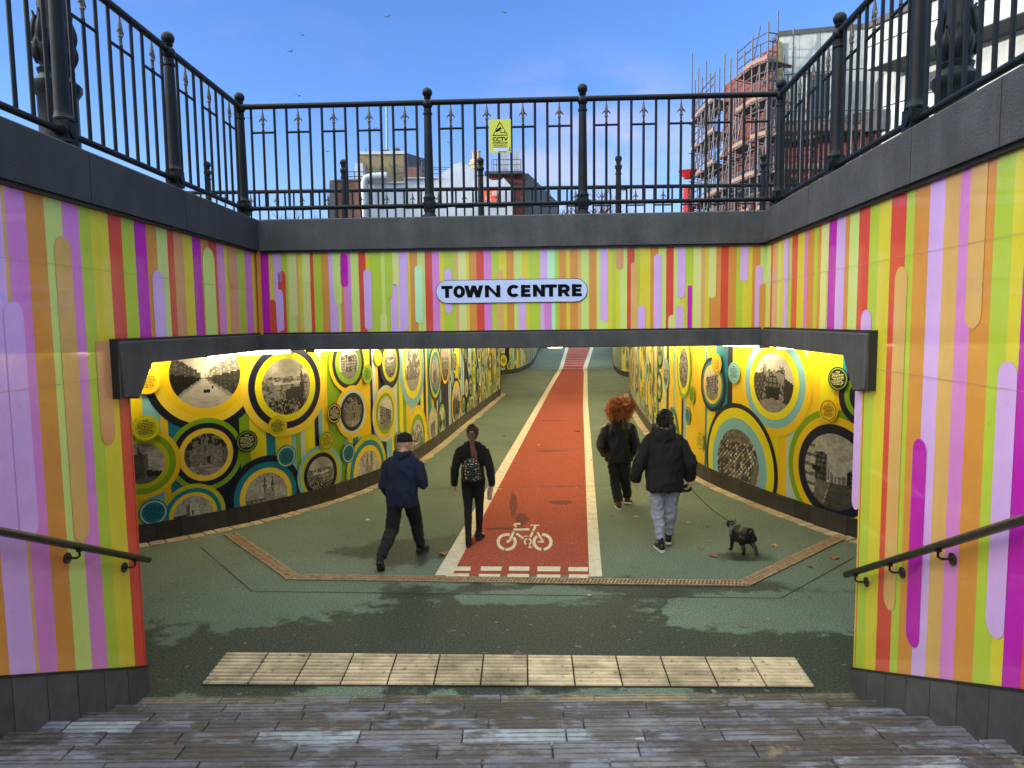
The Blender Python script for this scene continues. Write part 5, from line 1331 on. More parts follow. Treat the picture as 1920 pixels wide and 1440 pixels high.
# ================================================================ gulls
m_bird = mat('gull_grey', col=lin(96,104,118), rough=.8)
for i, (px, py, lab) in enumerate([(727,32,'small gull in the sky above the front railing, left of centre'),(566,66,'small gull high at the left, wings tilted'),(545,97,'small gull just below the tilted one at the left'),(945,24,'small gull highest in the sky near the centre'),(560,180,'small gull just above the left end of the front top rail'),(468,222,'small gull between the left corner post and first bars'),(704,242,'small gull seen between bars left of the pale mast'),(843,268,'small gull seen between bars above the grey gable'),(613,284,'small gull seen between bars above the brick block')]):
    p = on_y(px, py, 70); t = empty('gull', p, lab, 'bird', 'gulls in the sky'); rnd = random.Random(i); a = rnd.uniform(-.5,.5)
    mb = MB(); w = .34; d = Vector((math.cos(a), .3, math.sin(a)*.8)).normalized(); u = Vector((0,0,1))
    mb.tube([p-Vector((.06,.13,0)), p, p+Vector((.06,.15,.02))], [.015,.045,.02], 6)
    for s_ in (-1, 1):
        tip = p+d*w*s_+u*.02; mid = p+d*w*.5*s_+u*.10
        for q0, q1, c0, c1 in ((p, mid, .08, .06),(mid, tip, .06, .015)):
            f = Vector((0,1,0)); mb.mesh([q0-f*c0, q1-f*c1, q1+f*c1, q0+f*c0]+[x+Vector((0,0,.02)) for x in (q0-f*c0, q1-f*c1, q1+f*c1, q0+f*c0)], [(0,1,2,3),(4,5,6,7),(0,1,5,4),(1,2,6,5),(2,3,7,6),(3,0,4,7)])
    mb.build('body', m_bird, t)

# a long terrace-like block added far left, out of view, to stop the low sun
tr = empty('unseen_sun_blocker', (-75,10,ZG), 'unseen long brick block added at the far left to keep the low sun off the street', 'building')
mb = MB(); mb.bbox((-86,-70,ZG),(-72,92,18)); mb.build('wall', m_redbrick, tr)
for k in range(20):
    for z in (6, 9.5, 13):
        mb = MB(); mb.bbox((-72.1,-66+k*7.8,z),(-71.9,-63.4+k*7.8,z+2)); mb.build('window', m_glass, tr)
mb = MB(); mb.bbox((-86.3,-70.3,18),(-71.6,92.3,18.5)); mb.build('roof', m_slate, tr)
# ================================================================ people and dog
def vfuse(mb, voxel, smooth=2, wrinkle=0.0, wscale=9.0, wst=(1,1,1), seed=0.0):
    """fuse overlapping closed shapes of a builder into one continuous surface"""
    me = bpy.data.meshes.new('fuse'); me.from_pydata(mb.v, [], mb.f)
    bm = bmesh.new(); bm.from_mesh(me); bmesh.ops.recalc_face_normals(bm, faces=bm.faces); bm.to_mesh(me); bm.free()
    o = bpy.data.objects.new('fuse', me); COL.objects.link(o)
    m = o.modifiers.new('r', 'REMESH'); m.mode = 'VOXEL'; m.voxel_size = voxel
    if smooth: s = o.modifiers.new('s', 'SMOOTH'); s.factor = .5; s.iterations = smooth
    out = bpy.data.meshes.new_from_object(o.evaluated_get(bpy.context.evaluated_depsgraph_get()))
    bpy.data.objects.remove(o); bpy.data.meshes.remove(me)
    if wrinkle:
        nrm = [v.normal.copy() for v in out.vertices]
        for v, n in zip(out.vertices, nrm):
            p = v.co; q = Vector((p.x*wscale*wst[0]+seed, p.y*wscale*wst[1], p.z*wscale*wst[2]))
            f = mnoise.fractal(q, .7, 2.0, 3); rdg = 1-abs(mnoise.noise(q*1.3+Vector((3,1,7))))*2
            v.co = p+n*wrinkle*(f*.8+max(0,rdg)**2*1.1-.3)
    return out
def loft(mb, rings, n=18, side=None):
    """rings: (centre, rx, ry); sections across the line of centres, rx along 'side'"""
    C_ = [Vector(r[0]) for r in rings]; vs, fs = [], []
    for i, r in enumerate(rings):
        d = (C_[min(i+1, len(C_)-1)]-C_[max(i-1, 0)]).normalized()
        x = Vector(side) if side is not None else Vector((1,0,0))
        x = (x-d*x.dot(d))
        if x.length < .1: x = Vector((0,1,0))-d*d.y
        x.normalize(); y = d.cross(x)
        rx, ry = r[1], r[2] if len(r) > 2 else r[1]
        for k in range(n):
            a = 2*math.pi*k/n; vs.append(C_[i]+x*(rx*math.cos(a))+y*(ry*math.sin(a)))
    for i in range(len(rings)-1):
        for k in range(n): fs.append((i*n+k, i*n+(k+1)%n, (i+1)*n+(k+1)%n, (i+1)*n+k))
    fs.append(tuple(range(n-1,-1,-1))); fs.append(tuple((len(rings)-1)*n+k for k in range(n)))
    mb.mesh(vs, fs)
def ell(mb, c, r, rot=None, n=14):
    c = Vector(c); m0 = len(mb.v); mb.ball((0,0,0), 1, n)
    for i in range(m0, len(mb.v)):
        v = Vector((mb.v[i][0]*r[0], mb.v[i][1]*r[1], mb.v[i][2]*r[2]))
        if rot is not None: v = rot @ v
        mb.v[i] = tuple(c+v)
def lerp(a, b, t): return Vector(a).lerp(Vector(b), t)
def limb(mb, a, b, c, ra, rb, rc, bulge=1.06, n=14):
    a, b, c = Vector(a), Vector(b), Vector(c)
    loft(mb, [(a-(b-a)*.03, ra*.9), (a, ra), (lerp(a,b,.35), ra*bulge*.97), (lerp(a,b,.75), ra*.35+rb*.65), (b, rb), (lerp(b,c,.3), rb*1.04), (lerp(b,c,.7), rb*.4+rc*.6), (c, rc)], n)
SKIN = mat('skin', col=lin(206,158,132), rough=.5, var=.08, vscale=20)
def hand(mb, w, d, palmn, side, curl=.5, L=.17):
    """w wrist, d direction of the fingers, palmn the palm's facing, side the direction of the thumb"""
    w, d, pn, sd = Vector(w), Vector(d).normalized(), Vector(palmn).normalized(), Vector(side).normalized()
    loft(mb, [(w-d*.02,.024,.02),(w+d*.02,.03,.017),(w+d*.055,.038,.016),(w+d*.085,.038,.014),(w+d*.098,.03,.01)], 12, sd)
    for i, (o, ln) in enumerate([(.029,.066),(.0095,.075),(-.0105,.07),(-.03,.054)]):
        p = w+d*.088+sd*o; dd = d.copy(); pts = [p]; 
        for k, f in enumerate((.45,.32,.23)):
            ang = curl*(.5+.45*k); dd = (d*math.cos(ang)+pn*math.sin(ang)).normalized(); pts.append(pts[-1]+dd*ln*f)
        mb.tube(pts, [.0088,.0085,.0078,.0062], 8)
    p = w+d*.03+sd*.03; t1 = p+d*.028+sd*.022+pn*.012; t2 = t1+d*.024+pn*.014+sd*.002; mb.tube([w+d*.02+sd*.018, p, t1, t2], [.013,.012,.0098,.0075], 8)
def shoe(mb, ank, yaw, pitch, L=.27, w=.048, sole=None, up=.0):
    """shoe under the ankle; pitch > 0 lifts the heel"""
    Mx = Matrix.Translation(Vector(ank)) @ Matrix.Rotation(yaw, 4, 'Z') @ Matrix.Rotation(-pitch, 4, 'X')
    def T(p): return Mx @ Vector(p)
    f = [(-.075,.030,.03,-.050),(-.05,.038,.052,-.045),(.0,.041,.058,-.036),(.05,.043,.046,-.048),(.11,.047,.034,-.058),(.16,.043,.026,-.064),(.195,.028,.018,-.070)]
    loft(mb, [(T((0,y,z+.004)), rx, rz) for y, rx, rz, z in f], 16, Mx.to_3x3() @ Vector((1,0,0)))
    loft(mb, [(T((0,-.012,.045)), .042,.048),(T((0,-.008,0)), .044,.052),(T((0,.0,-.04)), .04,.055)], 14, Mx.to_3x3() @ Vector((1,0,0)))
    if sole is not None:
        out = [(.0,-.088),(.03,-.075),(.039,-.03),(.036,.03),(.046,.1),(.042,.16),(.02,.205),(0,.21)]
        poly = out+[(-x, y) for x, y in reversed(out[1:-1])]
        U_, V_, W_ = Mx.to_3x3() @ Vector((1,0,0)), Mx.to_3x3() @ Vector((0,1,0)), Mx.to_3x3() @ Vector((0,0,1))
        sole.prism(poly, T((0,0,-.098)), U_, V_, W_*.028)
def head_mesh(mb, c, yaw, s=1.0, pitch=0.0):
    Mx = Matrix.Translation(Vector(c)) @ Matrix.Rotation(yaw, 4, 'Z') @ Matrix.Rotation(pitch, 4, 'X') @ Matrix.Scale(s, 4)
    T = lambda x, y, z: Mx @ Vector((x, y, z)); sx = Mx.to_3x3() @ Vector((1,0,0))
    loft(mb, [(T(0,.035,-.122),.025,.02),(T(0,.03,-.112),.042,.045),(T(0,.018,-.085),.056,.068),(T(0,.008,-.05),.066,.083),(T(0,0,0),.074,.094),(T(0,-.004,.04),.076,.097),(T(0,-.008,.075),.067,.084),(T(0,-.008,.1),.045,.058),(T(0,-.008,.113),.018,.024)], 20, sx)
    loft(mb, [(T(0,.088,.018),.008,.006),(T(0,.104,-.012),.012,.011),(T(0,.108,-.026),.015,.012),(T(0,.094,-.036),.013,.01)], 10, sx)   # nose
    for s_ in (-1, 1):
        ell(mb, T(.077*s_,-.012,-.012), (.011,.019,.032), Mx.to_3x3().normalized(), 10); ell(mb, T(.03*s_,.088,.018), (.016,.01,.008), Mx.to_3x3().normalized(), 8)
    ell(mb, T(0,.092,-.066), (.024,.012,.006), Mx.to_3x3().normalized(), 8); ell(mb, T(0,.092,-.078), (.02,.012,.007), Mx.to_3x3().normalized(), 8)
    return Mx
m_eye = mat('eye_dark', col=(.03,.025,.02), rough=.2, var=0)
def yoke(mb, p, J, r):
    """a sloping shoulder line from arm to arm across the base of the neck"""
    a, b, n = Vector(J['shL']), Vector(J['shR']), Vector(J['neck'])
    loft(mb, [(p.W(lerp(a,n,-.10)+Vector((0,0,-.02))), r*.62),(p.W(lerp(a,n,.12)+Vector((0,0,-.02))), r*.9),(p.W(lerp(a,n,.5)+Vector((0,-.005,-.03))), r*1.02),(p.W(n+Vector((0,-.01,-.045))), r*1.12),(p.W(lerp(b,n,.5)+Vector((0,-.005,-.03))), r*1.02),(p.W(lerp(b,n,.12)+Vector((0,0,-.02))), r*.9),(p.W(lerp(b,n,-.10)+Vector((0,0,-.02))), r*.62)], 14, (0,0,1))
class Person:
    def __init__(s, loc, yaw, label):
        s.o = Vector(loc); s.R = Matrix.Rotation(yaw, 3, 'Z'); s.yaw = yaw
        s.root = empty('person', loc, label, 'person')
    def W(s, p): return s.o+s.R @ Vector(p)
    def body(s, J, k=1.0, hands=True):
        """J: joints in local metres"""
        W = s.W; mb = MB(); x = s.R @ Vector((1,0,0)); pv, ch, nk, hd = J['pelvis'], J['chest'], J['neck'], J['head']
        loft(mb, [(W(lerp(pv,ch,-.3)),.12*k,.085*k),(W(pv),.155*k,.105*k),(W(lerp(pv,ch,.45)),.125*k,.092*k),(W(lerp(pv,ch,.8)),.145*k,.1*k),(W(ch),.155*k,.1*k),(W(lerp(ch,nk,.6)),.12*k,.075*k),(W(nk),.055,.055)], 20, x)
        loft(mb, [(W(lerp(ch,nk,.75)),.06,.056),(W(nk),.055,.056),(W(lerp(nk,hd,.5)),.052,.056),(W(lerp(nk,hd,.85)),.05,.06)], 14, x)
        s.hM = head_mesh(mb, W(hd), s.yaw+J.get('hyaw',0), J.get('hs',1.0), J.get('hpitch',0))
        for q in 'LR':
            limb(mb, W(J['hip'+q]), W(J['kn'+q]), W(J['an'+q]), .082*k, .052*k, .036, 1.04)
            limb(mb, W(J['sh'+q]), W(J['el'+q]), W(J['wr'+q]), .046*k, .036*k, .025, 1.05)
            a = W(J['an'+q]); f = s.R @ (Matrix.Rotation(J.get('fy'+q,0), 3, 'Z') @ Vector((0,1,0)))
            loft(mb, [(a+Vector((0,0,.02)),.034,.034),(a-Vector((0,0,.04))+f*.02,.036,.05),(a-Vector((0,0,.055))+f*.1-Vector((0,0,J.get('drop'+q,0))),.036,.025),(a-Vector((0,0,.06))+f*.16-Vector((0,0,J.get('drop'+q,0)*1.6)),.025,.015)], 12)
            d = Vector(J['wr'+q])-Vector(J['el'+q]); hdn = J.get('hd'+q, d); pn = J.get('pn'+q, (-1 if q == 'R' else 1, .2, 0)); sd = J.get('sd'+q, (0,1,0))
            d_, pn_ = (s.R @ Vector(hdn)).normalized(), s.R @ Vector(pn); sd_ = s.R @ Vector(sd); sd_ = (sd_-d_*sd_.dot(d_)).normalized(); pn_ = (pn_-d_*pn_.dot(d_)-sd_*pn_.dot(sd_)).normalized()
            hand(mb, W(J['wr'+q]), d_, pn_, sd_, J.get('curl'+q, .55))
        me = vfuse(mb, .0055, 1); link_mesh(me, 'body', s.root, [SKIN], True)
        mb = MB()
        for q in (-1, 1): mb.ball(s.hM @ Vector((.03*q,.094,.018)), .008, 8)
        mb.build('eyes', m_eye, s.root, smooth=True)
    def cloth(s, name, fn, mt, voxel=.011, smooth=2, wr=.006, ws=9, wst=(1,1,.6), seed=0):
        mb = MB(); fn(mb); me = vfuse(mb, voxel, smooth, wr, ws, wst, seed); return link_mesh(me, name, s.root, [mt], True)
    def trousers(s, J, mt, k=1.0, hipw=.175, ank=.06, knee=.075, thigh=.098, cuff=0, ws=9, wr=.006, zt=.12, name='trousers', endf=.95):
        W = s.W; x = s.R @ Vector((1,0,0)); pv = Vector(J['pelvis'])
        def fn(mb):
            loft(mb, [(W(pv+Vector((0,0,-.10))),hipw*.86,.115*k),(W(pv+Vector((0,-.008,-.03))),hipw,.132*k),(W(pv+Vector((0,0,.05))),hipw*.96,.12*k),(W(pv+Vector((0,0,zt))),hipw*.88,.11*k)], 20, x)
            for q in 'LR':
                h, kk, a = Vector(J['hip'+q]), Vector(J['kn'+q]), Vector(J['an'+q]); e = lerp(kk, a, endf)
                loft(mb, [(W(h+Vector((0,0,.04))),thigh*.9,thigh),(W(h),thigh,thigh*1.08),(W(lerp(h,kk,.5)),(thigh+knee)/2*1.02),(W(kk),knee),(W(lerp(kk,a,.35)),(knee*.65+ank*.35)*1.04),(W(lerp(kk,a,.75)),ank*1.04),(W(lerp(kk,a,endf-.06)),ank*(1.12 if cuff else 1.0)),(W(e),ank*(.85 if cuff else 1.02))], 16)
        return s.cloth(name, fn, mt, .011, 2, wr, ws, (1,1,.9))
    def shoes(s, J, mt, msole, L=.27):
        for q in 'LR':
            up, so = MB(), MB(); shoe(up, s.W(J['an'+q]), s.yaw+J.get('fy'+q,0), J.get('fp'+q,0), L, sole=so)
            me = vfuse(up, .006, 2); o = link_mesh(me, 'shoe', s.root, [mt], True); so.build('sole', msole, o, bevel=.004)
black = lambda n, v=.012, **k: mat(n, col=(v, v*.95, v*1.02), rough=k.pop('rough', .85), var=.25, vscale=12, bump=.15, bscale=200, **k)
m_blk = black('black_cotton', .0045); m_blk2 = black('black_shell', .0075, rough=.5); m_dark = black('dark_denim', .011); m_sole = mat('white_sole', col=lin(206,204,200), rough=.6, var=.1); m_bsole = mat('dark_sole', col=lin(46,46,48), rough=.7)
m_navy = mat('navy_hoodie', col=lin(14,23,50), rough=.9, var=.2, vscale=14, bump=.2, bscale=220)
# ---------------------------------------------------------------- man in cap and navy hoodie
p1 = Person((-1.385, 8.52, 0), R(-6), 'person in a black cap and navy hoodie striding with one heel raised')
J = dict(pelvis=(-.01,0,.86), chest=(.0,.05,1.24), neck=(.005,.075,1.39), head=(.02,.105,1.515), hyaw=R(-48), hs=.98, hpitch=R(-6),
  hipL=(-.09,0,.83), hipR=(.085,0,.83), knL=(-.135,-.04,.44), knR=(.10,.25,.47), anL=(-.20,-.36,.17), anR=(.13,.34,.092), fyL=R(8), fyR=R(-14), fpL=R(42), fpR=R(-4), dropL=.06,
  shL=(-.19,.05,1.27), shR=(.19,.06,1.27), elL=(-.245,.02,.985), elR=(.265,.0,1.0), wrL=(-.20,.16,.79), wrR=(.17,.25,1.03), hdR=(-.3,.9,.25), pnR=(-.6,0,.8), sdR=(-.4,.3,.8), curlR=.9)
p1.body(J)
def f1_(mb):
    yoke(mb, p1, J, .072)
    W, x = p1.W, p1.R @ Vector((1,0,0)); pv, ch, nk = Vector(J['pelvis']), Vector(J['chest']), Vector(J['neck'])
    loft(mb, [(W(pv+Vector((.0,0,-.13))),.188,.135),(W(pv+Vector((0,0,-.10))),.198,.15),(W(pv+Vector((0,.0,.04))),.2,.152),(W(lerp(pv,ch,.5)),.192,.148),(W(ch),.205,.148),(W(lerp(ch,nk,.45)),.19,.12),(W(lerp(ch,nk,.85)),.11,.09),(W(nk),.08,.078)], 22, x)
    for q in 'LR':
        a, b, c = (Vector(J[t+q]) for t in ('sh','el','wr')); c = lerp(b, c, .97)
        loft(mb, [(W(lerp(a,b,-.04)),.045),(W(lerp(a,b,.1)),.064),(W(lerp(a,b,.4)),.072),(W(lerp(a,b,.8)),.07),(W(b),.067),(W(lerp(b,c,.4)),.062),(W(lerp(b,c,.85)),.05),(W(c),.036)], 14)
    loft(mb, [(W(nk+Vector((-.1,-.0,.005))),.034,.03),(W(nk+Vector((-.08,-.065,.0))),.042,.04),(W(nk+Vector((0,-.098,-.03))),.055,.062),(W(nk+Vector((.075,-.065,.0))),.042,.04),(W(nk+Vector((.095,0,.01))),.032,.03)], 12, (0,0,1))
    ell(mb, W(nk+Vector((-.02,-.098,-.075))), (.095,.04,.075))
p1.cloth('hoodie', f1_, m_navy, .011, 2, .012, 7, (1,1,.55), 1)
p1.trousers(J, m_blk, 1.0, .178, .062, .082, .102, wr=.009); p1.shoes(J, m_blk, m_bsole)
def fcap(mb):
    M_ = p1.hM; T = lambda *q: M_ @ Vector(q); sx = M_.to_3x3() @ Vector((1,0,0))
    loft(mb, [(T(0,-.006,.012),.084,.103),(T(0,-.008,.045),.086,.105),(T(0,-.012,.085),.078,.094),(T(0,-.014,.115),.055,.068),(T(0,-.014,.13),.02,.025)], 22, sx)
    mb.tube([T(0,-.014,.128), T(0,-.014,.137)], .009, 8)
    pts = []
    for k in range(13):
        a = -R(62)+R(124)*k/12; pts.append((math.sin(a)*.075, .08+math.cos(a)*.095))
    v = [T(x_, y_, .03-.25*max(0,y_-.09)-1.5*x_*x_) for x_, y_ in pts]+[T(x_*.9, .055, .03-1.2*x_*x_) for x_, _ in reversed(pts)]
    n_ = len(v); up = M_.to_3x3() @ Vector((0,0,.009)); mb.mesh(v+[q+up for q in v], [tuple(range(n_)), tuple(range(2*n_-1,n_-1,-1))]+[(i,i+n_,(i+1)%n_+n_,(i+1)%n_) for i in range(n_)])
p1.cloth('cap', fcap, m_blk, .006, 1, 0)
# ---------------------------------------------------------------- woman with ponytail and small backpack
p2 = Person((-.545, 9.26, 0), R(-3), 'person with a long ponytail in black leggings and jacket carrying a small backpack')
J2 = dict(pelvis=(.0,0,.92), chest=(.0,.02,1.25), neck=(.0,.035,1.40), head=(.0,.055,1.522), hs=.97, hpitch=R(-4),
  hipL=(-.08,0,.88), hipR=(.08,0,.88), knL=(-.075,.02,.48), knR=(.075,.07,.49), anL=(-.06,-.13,.10), anR=(.055,.15,.105), fpL=R(0), fpR=R(12), fyL=R(4), fyR=R(-12),
  shL=(-.165,.02,1.305), shR=(.165,.03,1.305), elL=(-.245,-.02,1.03), elR=(.235,-.01,1.03), wrL=(-.262,.03,.80), wrR=(.255,.02,.80), curlL=.5, curlR=1.0, hdR=(.0,.05,-1), pnR=(-1,0,0), sdR=(0,1,0))
p2.body(J2, .92)
def f2_(mb):
    yoke(mb, p2, J2, .062)
    W, x = p2.W, p2.R @ Vector((1,0,0)); pv, ch, nk = Vector(J2['pelvis']), Vector(J2['chest']), Vector(J2['neck'])
    loft(mb, [(W(pv+Vector((0,0,.02))),.158,.118),(W(pv+Vector((0,0,.06))),.155,.118),(W(lerp(pv,ch,.5)),.145,.112),(W(ch),.168,.118),(W(lerp(ch,nk,.5)),.15,.098),(W(lerp(ch,nk,.9)),.085,.078),(W(nk+Vector((0,0,.015))),.066,.066)], 22, x)
    for q in 'LR':
        a, b, c = (Vector(J2[t+q]) for t in ('sh','el','wr')); c = lerp(b, c, 1.06)
        loft(mb, [(W(lerp(a,b,-.04)),.04),(W(lerp(a,b,.1)),.056),(W(lerp(a,b,.4)),.062),(W(lerp(a,b,.8)),.06),(W(b),.06),(W(lerp(b,c,.4)),.055),(W(lerp(b,c,.85)),.046),(W(c),.036)], 14)
    ell(mb, W(nk+Vector((0,-.06,-.03))), (.075,.035,.05))
p2.cloth('jacket', f2_, m_blk, .010, 2, .007, 8, (1,1,.6), 2)
p2.trousers(J2, m_blk, .92, .158, .043, .057, .088, wr=.003, name='leggings', endf=.98); p2.shoes(J2, m_blk, m_bsole, .25)
m_hairb = mat('brown_hair', col=lin(58,36,28), rough=.45, var=.5, vscale=60, vstretch=(1,1,.15), bump=.5, bscale=140)
m_hairl = mat('lightened_hair', col=lin(112,72,48), rough=.45, var=.5, vscale=70, vstretch=(1,1,.1), bump=.5, bscale=140)
def fh(mb):
    M_ = p2.hM; T = lambda *q: M_ @ Vector(q); sx = M_.to_3x3() @ Vector((1,0,0))
    loft(mb, [(T(0,-.05,-.085),.05,.04),(T(0,-.042,-.05),.07,.066),(T(0,-.022,0),.083,.092),(T(0,-.014,.045),.086,.104),(T(0,-.016,.085),.074,.09),(T(0,-.016,.112),.046,.06),(T(0,-.016,.124),.014,.02)], 20, sx)
    ell(mb, T(0,-.11,.03), (.03,.03,.03))
ho = p2.cloth('hair', fh, m_hairb, .008, 1, .003, 30)
mb = MB(); T = lambda *q: p2.hM @ Vector(q)
mb.lathe([(.024,-.012),(.028,0),(.024,.012)], T(0,-.128,.018), 10); mb.build('hair_tie', mat('grey_tie', col=lin(150,146,150), rough=.6), ho, smooth=True)
mb = MB(); rnd = random.Random(2)
for k in range(46):
    a = rnd.uniform(0, 6.28); r0 = rnd.uniform(0,.024); sp = rnd.uniform(.3,1)
    pts = [T(math.cos(a)*r0,-.128+math.sin(a)*r0,.02), T(math.cos(a)*r0*1.8,-.15+math.sin(a)*r0,-.03), T(.01+math.cos(a)*.03*sp,-.150+math.sin(a)*.015,-.15), T(.03+math.cos(a)*.045*sp,-.145+math.sin(a)*.015,-.28), T(.055+math.cos(a)*.045*sp+rnd.uniform(-.02,.02),-.16+math.sin(a)*.012,-.43+rnd.uniform(-.06,.08))]
    mb.tube(pts, [.008,.010,.009,.007,.002], 5)
mb.build('ponytail', m_hairl, p2.root, smooth=True)
# backpack: worn, a thing of its own
def pack_fn(nt, N, L, b):
    g = NG(nt); v = N.new('ShaderNodeTexVoronoi'); v.inputs['Scale'].default_value = 30; v.inputs['Randomness'].default_value = .5; L.new(g.pos, v.inputs['Vector'])
    c = g.mix(g.rng(v.outputs['Distance'], .26, .34, 1, 0), (.012,.012,.012), lin(176,166,140)); L.new(c, b.inputs['Base Color']); b.inputs['Roughness'].default_value = .6
m_pack = node_mat('patterned_pack', pack_fn)
bk = empty('backpack', p2.W((0,-.17,.95)), 'small black backpack with pale pattern worn on the ponytailed person\'s back', 'backpack')
mb = MB(); W = p2.W; x = p2.R @ Vector((1,0,0)); c_ = Vector((.0,-.165,.0))
loft(mb, [(W(c_+Vector((0,0,.905))),.105,.05),(W(c_+Vector((0,0,.92))),.125,.065),(W(c_+Vector((0,0,1.0))),.13,.072),(W(c_+Vector((0,0,1.1))),.118,.07),(W(c_+Vector((0,.004,1.17))),.09,.06),(W(c_+Vector((0,.01,1.205))),.05,.04)], 22, x)
link_mesh(vfuse(mb, .009, 2, .003, 12), 'bag', bk, [m_pack], True)
mb = MB(); mb.tube([W(c_+Vector((-.03,.03,1.2))), W(c_+Vector((0,.03,1.235))), W(c_+Vector((.03,.03,1.2)))], .007, 6)
for s_ in (-1,1): mb.tube([W((.06*s_,-.125,1.18)), W((.09*s_,-.08,1.32)), W((.1*s_,0,1.395)), W((.1*s_,.1,1.36)), W((.11*s_,.155,1.2)), W((.13*s_,.1,1.02)), W((.12*s_,-.10,.95))], .012, 6)
mb.build('strap', m_blk, bk, smooth=True)
# bottle in her hand
wr_ = Vector(J2['wrR']); bt = empty('water_bottle', p2.W(wr_+Vector((-.02,.03,-.22))), 'clear plastic water bottle held in the ponytailed person\'s hand', 'bottle')
m_pet = mat('clear_plastic', col=lin(196,176,190), rough=.15, var=0, spec=.6, trans=.55)
q = p2.W(wr_+Vector((-.035,.02,-.205))); mb = MB(); mb.lathe([(.02,0),(.031,.006),(.032,.05),(.030,.055),(.032,.06),(.032,.125),(.026,.15),(.014,.168),(.013,.178)], q, 16); mb.build('bottle', m_pet, bt, smooth=True)
mb = MB(); mb.lathe([(.0155,.176),(.0155,.196)], q, 12); mb.build('cap', m_sole, bt, smooth=True)
# ---------------------------------------------------------------- person with big curly ginger hair
p3 = Person((1.70, 11.0, 0), R(-6), 'person with big curly ginger hair in a black jacket, hands in pockets')
J3 = dict(pelvis=(-.0,0,.90), chest=(.0,.0,1.27), neck=(.0,.02,1.43), head=(-.0,.04,1.555), hs=1.0,
  hipL=(-.09,0,.86), hipR=(.09,0,.86), knL=(-.06,.02,.47), knR=(.11,.08,.48), anL=(-.0,-.1,.10), anR=(.16,.2,.11), fpR=R(16), fyL=R(6), fyR=R(-20),
  shL=(-.19,.0,1.33), shR=(.19,.0,1.33), elL=(-.285,-.08,1.03), elR=(.285,-.07,1.03), wrL=(-.22,.1,.86), wrR=(.22,.1,.86), hdL=(.2,.6,-.6), hdR=(-.2,.6,-.6), sdL=(.5,.5,.5), sdR=(-.5,.5,.5))
p3.body(J3)
def f3_(mb):
    yoke(mb, p3, J3, .075)
    W, x = p3.W, p3.R @ Vector((1,0,0)); pv, ch, nk = Vector(J3['pelvis']), Vector(J3['chest']), Vector(J3['neck'])
    loft(mb, [(W(pv+Vector((0,0,-.14))),.225,.155),(W(pv+Vector((0,0,-.09))),.225,.16),(W(pv+Vector((0,0,.05))),.212,.155),(W(lerp(pv,ch,.5)),.2,.148),(W(ch),.208,.145),(W(lerp(ch,nk,.5)),.19,.12),(W(lerp(ch,nk,.9)),.11,.1),(W(nk+Vector((0,0,.03))),.088,.09)], 22, x)
    for q in 'LR':
        a, b, c = (Vector(J3[t+q]) for t in ('sh','el','wr')); c = lerp(b, c, 1.05)
        loft(mb, [(W(lerp(a,b,-.04)),.045),(W(lerp(a,b,.1)),.066),(W(lerp(a,b,.4)),.075),(W(lerp(a,b,.8)),.074),(W(b),.072),(W(lerp(b,c,.4)),.068),(W(lerp(b,c,.85)),.06),(W(c),.05)], 14)
    loft(mb, [(W(nk+Vector((-.11,.02,.0))),.035,.03),(W(nk+Vector((-.08,-.07,-.01))),.045,.045),(W(nk+Vector((0,-.1,-.045))),.06,.075),(W(nk+Vector((.08,-.07,-.01))),.045,.045),(W(nk+Vector((.11,.02,.0))),.035,.03)], 12, (0,0,1))
p3.cloth('jacket', f3_, m_blk2, .011, 2, .016, 6, (1,1,.5), 3)
p3.trousers(J3, m_dark, 1.0, .18, .068, .08, .1, wr=.011); 
m_brn = mat('brown_suede', col=lin(92,52,34), rough=.8, var=.2); p3.shoes(J3, m_brn, m_sole)
m_ging = mat('ginger_curls', attr=True, rough=.5, var=.3, vscale=30)
hr = empty('hair', p3.hM.translation - p3.o); hr.parent = p3.root
mb = MB(); rnd = random.Random(8); c_ = p3.hM @ Vector((0,-.03,.03))
ell(mb, c_+Vector((.01,0,.01)), (.155,.14,.14)); 
me = vfuse(mb, .014, 1, .02, 14); me.color_attributes.new('Col','FLOAT_COLOR','CORNER').data.foreach_set('color', [.20,.066,.018,1.0]*len(me.loops)); link_mesh(me, 'hair_mass', hr, [m_ging], True)
mb = MB()
for k in range(1300):
    z = rnd.uniform(-.75, 1); a = rnd.uniform(0, 6.28); rr = math.sqrt(max(0,1-z*z)); d = Vector((rr*math.cos(a), rr*math.sin(a), z))
    if d.y > .75 and z < .3: continue
    o_ = c_+Vector((d.x*.14+.01, d.y*.125, d.z*.125+.01)); L_ = rnd.uniform(.05,.11)*(1.45 if d.x > .2 and z > .0 else 1); t1 = d.orthogonal().normalized(); t2 = d.cross(t1); ph = rnd.uniform(0,6.28); cr = rnd.uniform(.006,.012)
    pts = []
    for i in range(8):
        f = i/7; an = ph+f*11; pts.append(o_+d*L_*f+Vector((0,0,-.025*f*f*(1-z)))+(t1*math.cos(an)+t2*math.sin(an))*cr*min(1,f*3))
    g = rnd.uniform(.45,1.5); mb.tube(pts, [.0045]*7+[.001], 4, col=(.48*g,.17*g,.045*g), cap=False)
mb.build('curls', m_ging, hr, smooth=True)
